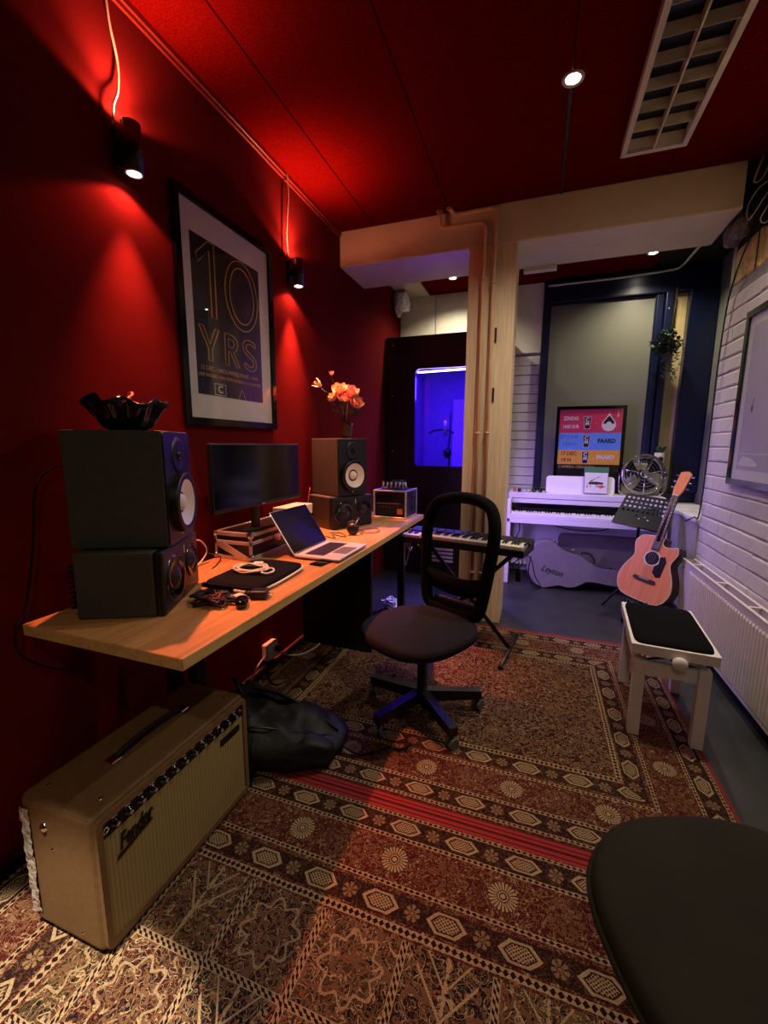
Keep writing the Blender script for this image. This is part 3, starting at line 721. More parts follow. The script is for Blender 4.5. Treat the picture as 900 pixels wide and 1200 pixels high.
t = thing('storage_box', 'dark cardboard box under the white box beside flight case', 'box', (-1.415, 2.30, ZD))
MB().bbox(-.062, .062, -.13, .13, 0, .12, .003).build('carton', M['black_matt'], t); MB().bbox(-.064, .064, -.132, .132, .10, .124, .003).build('lid', M['black'], t)
t = thing('storage_box', 'flat white box on dark carton behind the laptop', 'box', (-1.413, 2.29, ZD+.1245))
MB().bbox(-.060, .060, -.135, .125, 0, .035, .003).build('carton', M['paper'], t); MB().bbox(-.062, .062, -.137, .127, .032, .062, .003).build('lid', M['ivory_plastic'], t)
def laptop():
    t = thing('laptop', 'open silver laptop with black screen and keyboard on desk edge', 'laptop', (-.984, 1.962, ZD+.008), 0)
    M['laptop'] = P('anodised silver shell', (206, 204, 208), .42, .35, var=.02)
    MB().bbox(-.123, .123, -.178, .178, 0, .012, .004, 2).build('base', M['laptop'], t)
    MB().box(-.085, .022, -.142, .142, .0118, .0124).build('keyboard_well', M['print_black'], t)
    ks = MB()
    for r in range(6):
        for c in range(14):
            if r == 5 and 4 <= c <= 8: continue
            ks.bbox(-.083+r*.0176, -.083+r*.0176+.0155, -.140+c*.0201, -.140+c*.0201+.018, .0124, .0138, .001, 1)
    ks.bbox(.005, .0205, -.059, .040, .0124, .0138, .001, 1)
    tag(ks.build('keys', M['black'], t), kind='stuff')
    M['pad'] = P('grey trackpad', (150, 148, 152), .3, .6)
    MB().bbox(.030, .112, -.072, .072, .0119, .0123, .0002, 1).build('trackpad', M['pad'], t)
    m = T(-.122, 0, .012) @ RY(-34)
    l = MB(m).bbox(-.006, 0, -.178, .178, 0, .246, .003, 2).build('screen_lid', M['silver'], t)
    MB(m).box(0, .0006, -.174, .174, .006, .242).build('display', M['black_gloss'], l)
    MB().cyl((-.124, -.15, .010), (-.124, .15, .010), .006, n=10).build('hinge', M['steel_dark'], t)
    for x in (-.1, .1):
        for y in (-.15, .15): MB().cyl((x, y, -.008), (x, y, .001), .008, n=10).build('foot', M['rubber'], t)
laptop()
o = MB(T(-.945, 1.735, ZD) @ RZ(-8)).bbox(-.035, .035, -.028, .06, 0, .007, .003, 2).build('smartphone', M['black_gloss']); tag(o, 'black smartphone lying beside the laptop base', 'phone')
def sleeve():
    t = thing('laptop_sleeve', 'black padded laptop sleeve with pale zip edge on desk', 'sleeve', (-1.085, 1.455, ZD), 2)
    def f(p):
        p.z *= 1-.25*abs(p.x)/.13; return p
    MB().sup((0, 0, .019), (.130, .188, .019), .35, .28, 44, 10, f).build('cover', M['black_fabric'], t)
    MB().tube(cr([(.03, -.192, .014), (.10, -.186, .012), (.127, -.10, .010), (.131, 0, .010), (.129, .12, .012), (.118, .178, .014)], n=8), .009, 8, sx=.6).build('zip_edge', M['ivory_plastic'], t)
    MB().bbox(-.12, .09, -.194, -.176, .012, .030, .004).build('flap', M['black_fabric'], t)
sleeve()
def coil(name, label, cat, c, r, turns, mt, wr=.0032, h=.004, tail=None, seed=1, group=None, sq=1.3):
    rnd = random.Random(seed); pts = []
    n = int(turns*12)
    for k in range(n):
        a = k/12*2*PI; rr = r*(1+.16*math.sin(a*.37+seed)+rnd.uniform(-.05, .05))
        pts.append((rr*math.cos(a)*sq, rr*math.sin(a), wr+h*abs(math.sin(k*.9+seed))+h*.5*k/n))
    if tail: pts += tail
    o = MB().tube(cr(pts, n=3), wr, 6).build(name, mt); o.location = c
    return tag(o, label, cat, group)
coil('coiled_cable', 'coil of cream charging cable lying on laptop sleeve', 'cable', (-1.105, 1.44, ZD+.036), .052, 4.2, M['wire_white'], .0045, .009, [(.09, .03, .01), (.11, .0, .008), (.10, -.035, .008), (.075, -.03, .01)], 3)
o = MB(T(-1.13, 1.52, ZD+.0385) @ RZ(25)).bbox(-.02, .02, -.035, .035, 0, .006, .002).build('paper_tag', M['paper']); tag(o, 'small white tag on laptop sleeve', 'tag')
# black cable tangle and plugs on the near desk edge
def tangle(name, label, c, ext, n, seed, mt, r=.0035, zmax=.04, group=None):
    rnd = random.Random(seed); pts = []
    for k in range(n):
        a = k*2.4+rnd.uniform(-.5, .5); q = .35+.65*rnd.random()
        pts.append((ext[0]*q*math.cos(a), ext[1]*q*math.sin(a), r+zmax*rnd.random()*(1-.6*q)))
    o = MB().tube(cr(pts, n=5), r, 6).build(name, mt); o.location = c; return tag(o, label, 'cable', group)
tangle('cable_tangle', 'tangle of black audio cables on the desk beside near speaker', (-1.055, 1.165, ZD), (.10, .075), 34, 5, M['wire_black'], .004, .05)
tangle('cable_tangle', 'thin reddish earphone wire across the black cable tangle', (-1.03, 1.150, ZD+.004), (.08, .06), 16, 9, M['dark_red'], .0022, .06)
o = MB(T(-.945, 1.175, ZD) @ RZ(35)).sup((0, 0, .016), (.022, .04, .016), .6, .7, 20, 10).build('computer_mouse', M['black_gloss']); tag(o, 'small glossy black mouse near the desk corner', 'mouse')
t = thing('power_plug', 'black power adapter with plug lying before laptop sleeve', 'adapter', (-.935, 1.265, ZD), 20)
MB().bbox(-.03, .03, -.026, .026, 0, .032, .006).build('body', M['black'], t); MB().cyl((-.03, 0, .016), (-.055, 0, .016), .012, .009, 12).build('plug_neck', M['black'], t)
for s in (-1, 1): MB().cyl((.03, s*.009, .016), (.048, s*.009, .016), .003, n=8).build('pin', M['silver'], t)
o = MB(T(-.985, 1.215, ZD) @ RZ(-20)).bbox(-.024, .024, -.016, .016, 0, .022, .003).build('usb_charger', M['ivory_plastic']); tag(o, 'cream usb charger between mouse and power adapter', 'charger')
# headphones in front of the far stack
t = thing('headphones', 'black headphones with loose wire before the far speaker stack', 'headphones', (-1.085, 2.455, ZD+.0025), 25)
for s in (-1, 1):
    e = MB(T(0, s*.055, .036) @ RX(90+s*10)).lathe([(.001, -.014), (.034, -.014), (.038, -.004), (.036, .010), (.02, .016), (.001, .016)], 22).build('ear_cup', M['black'], t)
    MB(T(0, s*.046, .036) @ RX(90)).lathe([(.022, -.01), (.036, -.01), (.038, 0), (.036, .01), (.022, .01)], 22).build('ear_pad', M['rubber'], e)
MB().tube([(.035*math.sin(k*PI/16)-.0, .062*math.cos(k*PI/16), .04+.055*math.sin(k*PI/16)) for k in range(17)], .006, 8, sx=1.6).build('headband', M['black'], t)
MB().tube(cr([(.03, .04, .01), (.09, .09, .004), (.16, .11, .004), (.17, .02, .004), (.10, -.03, .004), (.05, .06, .004), (-.03, .14, .004)], n=7), .0025, 6).build('wire', M['wire_black'], t)
o = MB().tube(cr([(-1.20, 2.30, ZD+.003), (-1.12, 2.27, ZD+.003), (-1.18, 2.36, ZD+.003), (-1.08, 2.33, ZD+.003), (-1.15, 2.42, ZD+.003), (-1.22, 2.40, ZD+.003)], n=7), .003, 6).build('usb_cable', M['wire_black']); tag(o, 'black looping cable on desk behind the laptop', 'cable')
o = MB().tube(cr([(-1.40, 2.475, ZD+.28), (-1.42, 2.46, ZD+.13), (-1.43, 2.445, ZD+.004)], n=6), .003, 6).build('speaker_wire', M['orange']); tag(o, 'thin orange wire behind the far speaker stack', 'cable')
# rack case with connectors on top
def rack_case():
    t = thing('rack_case', 'black rack flight case with aluminium edges at the desk end', 'case', (-1.045, 3.235, ZD), -2)
    x0, x1, y0, y1, h = -.135, .135, -.16, .12, .218; e = .012
    MB().box(x0+.004, x1-.004, y0+.03, y1-.004, .004, h-.004).build('shell', M['print_black'], t)
    for b in [(x0, x1, y0, y0+e, z, z+e) for z in (0, h-e)]+[(x, x+e, y0, y0+e, e, h-e) for x in (x0, x1-e)]+[(x, x+e, y0+e, y1, z, z+e) for x in (x0, x1-e) for z in (0, h-e)]+[(x1-e, x1, y1-e, y1, e, h-e)]:
        MB().bbox(*b, .002, 1).build('edge_rail', M['silver'], t)
    u = MB().bbox(x0+.02, x1-.02, y0+.012, y0+.032, .03, .115, .002, 1).build('rack_unit', M['black'], t)
    for k in range(6): MB(T(x0+.05+k*.028, y0+.012, .085) @ RX(90)).lathe([(.006, 0), (.005, .007), (.001, .008)], 12).build('knob', M['steel_dark'], u)
    M['amber'] = P('copper mains inlet', (176, 104, 52), .4, .4)
    MB().bbox(x1-.075, x1-.03, y0+.004, y0+.014, .035, .075, .003).build('mains_socket', M['amber'], u)
    for z in (.06, .15): MB().bbox(x1, x1+.012, -.03, .02, z, z+.03, .003).build('butterfly_latch', M['chrome'], t)
rack_case()
for k in range(7):
    x = -1.135+k*.031; y = 3.17+random.uniform(-.02, .02)
    t = thing('audio_connector', 'metal audio connector on black lead heaped on rack case', 'connector', (x, y, ZD+.2185), random.uniform(0, 90), 'audio connectors on the rack case')
    m = RX(random.uniform(-12, 12)) @ RY(random.uniform(-12, 12))
    MB(m).lathe([(.001, .004), (.0075, .004), (.0085, .03), (.0085, .052), (.006, .056)], 14).build('shell', M['silver'], t)
    MB(m).lathe([(.0045, .002), (.0075, .003), (.0075, .010)], 14).build('boot', M['amber'], t)
    MB(m).lathe([(.0062, .056), (.0052, .070), (.001, .071)], 12).build('strain_relief', M['rubber'], t)
tangle('cable_heap', 'heap of black leads on top of rack case', (-1.045, 3.25, ZD+.2185), (.10, .06), 30, 21, M['wire_black'], .004, .085)

# loose leads on the wall side
def lead(name, label, pts, r, mt, group=None):
    o = MB().tube(cr(pts, n=8), r, 6).build(name, mt); return tag(o, label, 'cable', group)
lead('speaker_lead', 'grey lead hanging from near speaker past the desk end', [(-1.46, .985, 1.29), (-1.50, .95, 1.275), (-1.505, .905, 1.22), (-1.505, .875, 1.03), (-1.505, .835, .85), (-1.500, .795, .775), (-1.50, .80, .70), (-1.515, .90, .60), (-1.515, 1.0, .55)], .0035, M['steel_dark'])
lead('speaker_lead', 'white lead looping between near speaker and flight case', [(-1.46, 1.38, ZD+.03), (-1.47, 1.44, ZD+.10), (-1.46, 1.53, ZD+.12), (-1.46, 1.58, ZD+.06), (-1.45, 1.52, ZD+.012), (-1.44, 1.44, ZD+.006), (-1.40, 1.40, ZD+.006)], .004, M['wire_white'])
lead('speaker_lead', 'thin black lead beside flight case', [(-1.44, 1.57, ZD+.05), (-1.40, 1.60, ZD+.03), (-1.42, 1.62, ZD+.003), (-1.38, 1.55, ZD+.003), (-1.36, 1.50, ZD+.003)], .003, M['wire_black'])

# ---------------------------------------------------------------- under the desk
t = thing('wall_socket', 'white double wall socket with plug near the floor under desk', 'socket', (XL, 2.12, .04))
MB().bbox(0, .045, -.055, .055, 0, .10, .005).build('housing', M['ivory_plastic'], t)
for y in (-.027, .027): MB(T(.045, y, .05) @ RY(90)).lathe([(.021, .001), (.019, -.012), (.001, -.012)], 20).build('outlet', M['grey_plastic'], t)
pl_ = MB(T(.045, .03, .05) @ RY(90)).lathe([(.018, 0), (.018, .03), (.011, .036), (.006, .055), (.001, .056)], 18).build('plug', M['black'], t)
lead('floor_lead', 'white lead snaking from wall socket along the rug', [(-1.47, 2.15, .075), (-1.42, 2.20, .03), (-1.36, 2.28, .014), (-1.33, 2.42, .014), (-1.36, 2.56, .014), (-1.28, 2.70, .015), (-1.22, 2.82, .06), (-1.20, 2.95, .10), (-1.15, 3.0, .10)], .006, M['wire_white'])
lead('floor_lead', 'grey lead from wall socket towards the amplifier', [(-1.50, 2.06, .08), (-1.50, 1.98, .05), (-1.47, 1.85, .014), (-1.49, 1.70, .014)], .006, M['wire_white'])
lead('floor_lead', 'black lead curving over the rug beside wall socket', [(-1.45, 2.00, .014), (-1.33, 1.90, .014), (-1.27, 1.99, .014), (-1.22, 2.15, .014), (-1.15, 2.35, .014), (-1.22, 2.6, .014), (-1.1, 2.85, .014)], .005, M['wire_black'])
for k in range(4):
    tangle('cable_pile', 'pile of black leads '+('against the desk panel leg', 'behind the desk panel leg', 'between panel leg and plastic bag', 'next to the crumpled plastic bag')[k], (-1.33+.07*k, 2.62+.14*k, .012), (.10, .10), 22, 40+k, M['wire_black'], .005, .05, 'cable piles under the desk')
tangle('foil_bag', 'crumpled clear plastic bag on the floor at the desk end', (-1.08, 3.22, .03), (.09, .10), 30, 60, M['silver'], .006, .12)
bpy.data.objects['foil_bag']['category'] = 'bag'
lead('hanging_lead', 'pale lead hanging in loops from the desk end', [(-.87, 2.97, .755), (-.86, 2.93, .70), (-.87, 2.90, .60), (-.86, 2.87, .52), (-.865, 2.92, .50), (-.86, 2.99, .60), (-.865, 3.03, .72), (-.86, 2.99, .74), (-.865, 2.95, .64), (-.86, 3.0, .58), (-.865, 3.08, .59)], .004, M['wire_white'])
lead('skirting_pipe', 'dark pipe running along the floor behind amplifier', [(-1.50, -.4, .04), (-1.50, .5, .04), (-1.50, 1.6, .04)], .02, M['steel_dark'])
bpy.data.objects['skirting_pipe']['category'] = 'pipe'
o = bpy.data.objects['skirting_pipe']; MB(T(0, 0, 0)).bbox(-1.53, -1.475, .90, .93, .01, .07, .004).build('clip', M['ivory_plastic'], o)
# ---------------------------------------------------------------- office chair
def office_chair():
    t = thing('office_chair', 'black office chair with open mesh arched backrest at the desk', 'chair', (-.485, 1.96, .009), 243)
    def seat_fn(p):
        k = (p.x/.26); p.z += -.014*max(0, k)**3; return p
    MB().sup((.035, 0, .452), (.262, .262, .036), .45, .72, 48, 12, seat_fn).build('seat', M['seat_cloth'], t)
    MB().bbox(-.10, .12, -.09, .09, .395, .425, .01).build('seat_plate', M['black'], t)
    MB().tube(cr([(.0, -.09, .405), (.03, -.16, .40), (.05, -.24, .395)], n=4), .006, 8).build('height_lever', M['black'], t)
    MB().lathe([(.001, .065), (.036, .065), (.036, .12), (.027, .125), (.027, .27), (.016, .272), (.016, .40)], 22).build('gas_column', M['black'], t)
    for a in (-48, 24, 96, 168, 240):
        m = RZ(a-243)
        lg = MB(m).add([(0, -.024, .068), (0, .024, .068), (.305, .021, .062), (.305, -.021, .062), (0, -.024, .128), (0, .024, .128), (.305, .020, .106), (.305, -.020, .106)],
                       [(3, 2, 1, 0), (4, 5, 6, 7), (0, 1, 5, 4), (1, 2, 6, 5), (2, 3, 7, 6), (3, 0, 4, 7)]).build('leg', M['black'], t)
        wh = MB(m @ T(.292, 0, 0) @ RZ(a*1.7)).cyl((0, -.022, .026), (0, -.005, .026), .026, n=20).cyl((0, .005, .026), (0, .022, .026), .026, n=20).cyl((0, -.006, .026), (0, .006, .026), .012, n=12)
        w_ = wh.build('caster', M['grey_plastic'], lg)
        MB(m @ T(.292, 0, 0)).cyl((0, 0, .028), (0, 0, .07), .008, n=10).build('caster_stem', M['black'], lg)
    X = lambda z: -.205-.085*(z-.46)/.62
    half_ = [(0, .468), (.10, .475), (.165, .51), (.186, .60), (.204, .75), (.214, .88), (.206, .97), (.168, 1.040), (.090, 1.070), (0, 1.078)]
    path = [(X(z)-.03*(1-(y/.21)**2), y, z) for y, z in half_]+[(X(z)-.03*(1-(y/.21)**2), -y, z) for y, z in half_[-2:0:-1]]
    path = cr(path, True, 5)
    MB().tube(path, .032, 10, True).build('back_frame', M['black_fabric'], t)
    # woven panel: rows across the outline
    rows = []; zs = [.47+.62*k/24 for k in range(25)]
    hp = cr([(0, y, z) for y, z in half_], False, 10)
    vs = []; fs = []
    for z in zs:
        w_ = max([p.y for p in hp if abs(p.z-z) < .025] or [.0])
        for j in range(9):
            y = w_*(j/4-1); vs.append((X(z)-.03*(1-(y/.21)**2), y, z))
    for i in range(24):
        for j in range(8): k = i*9+j; fs.append((k, k+1, k+10, k+9))
    MB().add(vs, fs, True).build('mesh_panel', M['weave'], t)
    lum = MB(); n = 16; vs = []
    for k in range(n+1):
        y = -.205+.41*k/n; zc = .655-.045*math.cos(y/.205*PI/2)
        for dx, dz in ((-.012, -.046), (.016, -.046), (.016, .044), (-.012, .044)): vs.append((X(zc)+.004-.03*(1-(y/.21)**2)+dx, y, zc+dz))
    fs = [(k*4+j, k*4+(j+1) % 4, k*4+4+(j+1) % 4, k*4+4+j) for k in range(n) for j in range(4)]
    MB().add(vs, fs, True).build('lumbar_band', M['black_fabric'], t)
    MB().bbox(-.262, -.222, -.125, .125, .455, .545, .015, 2).build('back_foot', M['black'], t)
    MB().tube(cr([(-.06, 0, .41), (-.17, 0, .41), (-.235, 0, .44), (-.243, 0, .50)], n=5), .022, 10).build('back_support', M['black'], t)
M['seat_cloth'] = P('charcoal seat cloth', (32, 28, 33), .85, var=.12, scale=80, bump=.4, bscale=500, bdist=.0008, spec=.12)
office_chair()

# dark olive chair close to the camera
def near_stool():
    t = thing('swivel_stool', 'olive grey upholstered swivel stool at the rug corner', 'stool', (.440, .80, .009), 20)
    M['olive'] = P('olive grey velour', (38, 36, 28), .85, var=.18, scale=5, bump=.3, bscale=300, spec=.15)
    def f(p): p.z += .02*(p.x*p.x+p.y*p.y)/.07*(1 if p.z > 0 else .4)*.6; return p
    MB().sup((0, 0, .468), (.280, .270, .040), .5, .82, 56, 14, f).build('seat', M['olive'], t)
    MB().tube([( .282*math.copysign(abs(math.cos(a))**.82, math.cos(a)), .272*math.copysign(abs(math.sin(a))**.82, math.sin(a)), .470) for a in [2*PI*k/56 for k in range(56)]], .006, 6, True).build('piping', M['olive'], t)
    MB().bbox(-.10, .10, -.10, .10, .41, .432, .006).build('seat_plate', M['black'], t)
    MB().lathe([(.001, .07), (.035, .07), (.035, .12), (.026, .125), (.026, .28), (.015, .282), (.015, .415)], 20).build('gas_column', M['black'], t)
    for k in range(5):
        m = RZ(72*k+150); lg = MB(m).add([(0, -.022, .07), (0, .022, .07), (.29, .015, .06), (.29, -.015, .06), (0, -.022, .12), (0, .022, .12), (.29, .013, .085), (.29, -.013, .085)],
            [(3, 2, 1, 0), (4, 5, 6, 7), (0, 1, 5, 4), (1, 2, 6, 5), (2, 3, 7, 6), (3, 0, 4, 7)]).build('leg', M['black'], t)
        MB(m @ T(.28, 0, 0)).cyl((0, -.02, .025), (0, -.004, .025), .025, n=18).cyl((0, .004, .025), (0, .02, .025), .025, n=18).cyl((0, 0, .024), (0, 0, .07), .007, n=8).build('caster', M['rubber'], lg)
near_stool()

# backpack slumped beside the amplifier
def backpack():
    t = thing('backpack', 'slumped black backpack on rug against the amplifier', 'backpack', (-.985, 1.50, .009), 25)
    M['nylon'] = P('black nylon', (17, 17, 14), .6, var=.25, scale=20, bump=.8, bscale=18, bdist=.010, spec=.3)
    def f(p):
        k = min(1, max(0, (.27-p.x)/.54))                                  # 1 at the upright end by the amplifier, 0 at the collapsed end
        p.z = (p.z+.118)*(.35+.95*k**1.3)-.118
        p.y *= .55+.5*k
        fold = .016*math.sin(21*p.x-7*p.y+2*p.z)+.010*math.sin(34*p.y+13*p.x)+.007*math.sin(55*p.x+31*p.y)
        w = max(0, (p.z+.10)/.2)
        p.z += fold*min(1, w*1.6)
        p.y += .014*math.sin(26*p.z+11*p.x)
        p.x += .012*math.sin(23*p.y+15*p.z)
        return Vector((p.x, p.y, max(p.z, -.113)))
    MB().sup((0, 0, .118), (.275, .225, .118), .8, .8, 72, 34, f).build('bag_body', M['nylon'], t)
    MB().sup((.05, -.125, .066), (.16, .055, .055), .6, .7, 40, 18, lambda p: Vector((p.x, p.y+.008*math.sin(40*p.z+9*p.x), p.z+.010*math.sin(33*p.x)))).build('front_pocket', M['nylon'], t)
    flap = []; n = 12
    for i in range(n+1):
        for j in range(n+1):
            u, v = i/n*2-1, j/n*2-1
            x = -.14+.12*u; y = .13*v
            flap.append((x, y, .262-.05*(u+1)-.06*v*v+.010*math.sin(9*u+7*v)))
    MB().add(flap, [(i*(n+1)+j, (i+1)*(n+1)+j, (i+1)*(n+1)+j+1, i*(n+1)+j+1) for i in range(n) for j in range(n)], True).build('top_flap', M['nylon'], t)
    MB().tube(cr([(-.24, -.10, .13), (-.13, -.14, .20), (.0, -.12, .165), (.14, -.07, .10), (.22, -.02, .06)], n=8), .004, 6).build('zip', M['steel_dark'], t)
    MB().tube(cr([(-.20, .0, .27), (-.23, .03, .315), (-.25, .07, .30), (-.22, .11, .24)], n=6), .008, 8).build('grab_loop', M['nylon'], t)
    MB().tube(cr([(-.16, .05, .262), (-.05, .06, .225), (.06, .05, .16), (.15, .03, .105), (.22, .0, .06)], n=6), .022, 8, sx=.35).build('shoulder_strap', M['nylon'], t)
    MB().tube(cr([(.20, -.03, .05), (.29, -.09, .018), (.37, -.09, .014), (.45, -.06, .014), (.50, -.08, .014), (.55, -.05, .015)], n=6), .013, 8, sx=.3).build('strap', M['nylon'], t)
backpack()

# ---------------------------------------------------------------- keyboard on its stand
def keyboard():
    t = thing('midi_keyboard', 'slim keyboard with white and black keys on folding stand', 'keyboard', (-.423, 2.772, .705), -12.3)
    w, d = .84, .26
    MB().bbox(-w/2, w/2, -d/2, d/2, 0, .045, .006).build('case', M['black'], t)
    MB(T(0, .075, .045) @ RX(6)).bbox(-w/2, w/2, -.055, .055, -.004, .022, .004).build('control_panel', M['black'], t)
    x0 = -w/2+.155; kw = (w/2-.012-x0)/36; wk = MB(); bk = MB()
    for k in range(36):
        wk.bbox(x0+k*kw+.0006, x0+(k+1)*kw-.0006, -d/2+.004, .012, .045, .066, .0015, 1)
        if k % 7 not in (2, 6): bk.bbox(x0+(k+1)*kw-.0055, x0+(k+1)*kw+.0055, -.075, .012, .0665, .077, .002, 1)
    tag(wk.build('white_keys', M['paper'], t), kind='stuff'); tag(bk.build('black_keys', M['black_gloss'], t), kind='stuff')
    for k in range(10): MB(T(-.30+k*.065, .078, .067)).lathe([(.008, 0), (.007, .014), (.001, .015)], 14).build('knob', M['grey_plastic'], t)
    MB().bbox(-w/2+.015, -w/2+.140, -d/2+.015, -.005, .045, .056, .003).build('wheel_plate', M['silver'], t)
    for k in range(2): MB(T(-w/2+.05+.045*k, -.06, .052) @ RY(90)).lathe([(.001, -.008), (.02, -.008), (.02, .008), (.001, .008)], 18).build('pitch_wheel', M['black'], t)
    s = thing('keyboard_stand', 'black crossed tube stand under the slim keyboard', 'stand', (-.40, 2.81, .009), -8)
    for q, yy in ((1, -.018), (-1, .018)):
        tb = MB().tube([(q*-.30, yy, .02), (q*.30, yy, .675)], .014, 10).build('cross_tube', M['black'], s)
        MB().tube([(q*.30, -.16, .682), (q*.30, .16, .682)], .012, 10).build('top_arm', M['black'], s)
        MB().tube([(q*-.30, -.24, .016), (q*-.30, .25, .016)], .013, 10).build('foot_bar', M['black'], s)
        for y in (-.245, .255): MB().cyl((q*-.30, y-.018, .016), (q*-.30, y+.018, .016), .016, n=12).build('end_cap', M['rubber'], s)
    MB().cyl((0, -.045, .347), (0, .045, .347), .022, n=16).build('pivot', M['steel_dark'], s)
keyboard()
lead('keyboard_lead', 'black lead bunched under the keyboard end', [(-.09, 2.86, .70), (-.08, 2.88, .62), (-.13, 2.90, .58), (-.16, 2.87, .64), (-.10, 2.86, .66), (-.05, 2.87, .60), (-.09, 2.90, .55), (-.13, 2.88, .60), (-.07, 2.86, .67), (.0, 2.90, .62), (.03, 2.95, .50), (.07, 2.97, .42), (.04, 2.98, .40), (-.01, 2.96, .50), (.0, 2.92, .64)], .0035, M['wire_black'])
t = thing('power_supply', 'black plug in power supply hanging under the keyboard', 'adapter', (-.075, 2.905, .46))
MB().bbox(-.018, .018, -.025, .025, 0, .09, .006).build('body', M['black'], t); MB().cyl((0, 0, .09), (0, -.03, .21), .003, n=6).build('lead', M['wire_black'], t)

# ---------------------------------------------------------------- heating pipes on column
M['pipe'] = P('cream pipe paint', (214, 178, 142), .45, var=.05)
def rpipe(label, pts, clips):
    P_ = [Vector(p) for p in pts]; out = [P_[0]]
    for a, b, c in zip(P_, P_[1:], P_[2:]):
        r = min(.05, (b-a).length*.45, (c-b).length*.45); u = (a-b).normalized()*r; v = (c-b).normalized()*r
        for k in range(7):
            s = k/6; out.append((b+u)*(1-s)**2+b*2*s*(1-s)+(b+v)*s*s)
    out.append(P_[-1])
    t = thing('heating_pipe', label, 'pipe', tuple(P_[-1]), group='heating pipes on the column')
    m = T(*(-P_[-1])); MB(m).tube(out, .0135, 12).build('pipe_run', M['pipe'], t)
    MB(m @ T(*P_[0])).lathe([(.024, -.004), (.024, .004), (.013, .006)], 16).build('ceiling_collar', M['pipe'], t)
    for z in clips: MB(m @ T(P_[-1].x, P_[-1].y, z)).lathe([(.014, -.008), (.019, -.008), (.019, .008), (.014, .008)], 16).bbox(-.006, .006, .014, .030, -.006, .006, .001, 1).build('pipe_clip', M['pipe'], t)
rpipe('cream heating pipe with the lower bend on column', [(-.735, 3.19, 2.962), (-.735, 3.20, 2.862), (-.422, 3.212, 2.862), (-.422, 3.212, .02)], (2.50, 1.45, .4))
rpipe('cream heating pipe with the higher bend on column', [(-.66, 3.17, 2.962), (-.63, 3.208, 2.935), (-.352, 3.212, 2.945), (-.352, 3.212, .02)], (2.47, 1.45, .4))
for z in (2.13, 1.72):
    o = MB().bbox(-.330, -.318, 3.237, 3.2455, z-.05, z+.05, .001, 1).build('hinge_plate', M['print_black']); tag(o, 'black hinge plate '+('high' if z > 2 else 'lower down')+' on the column', 'hinge', 'hinge plates on the column')

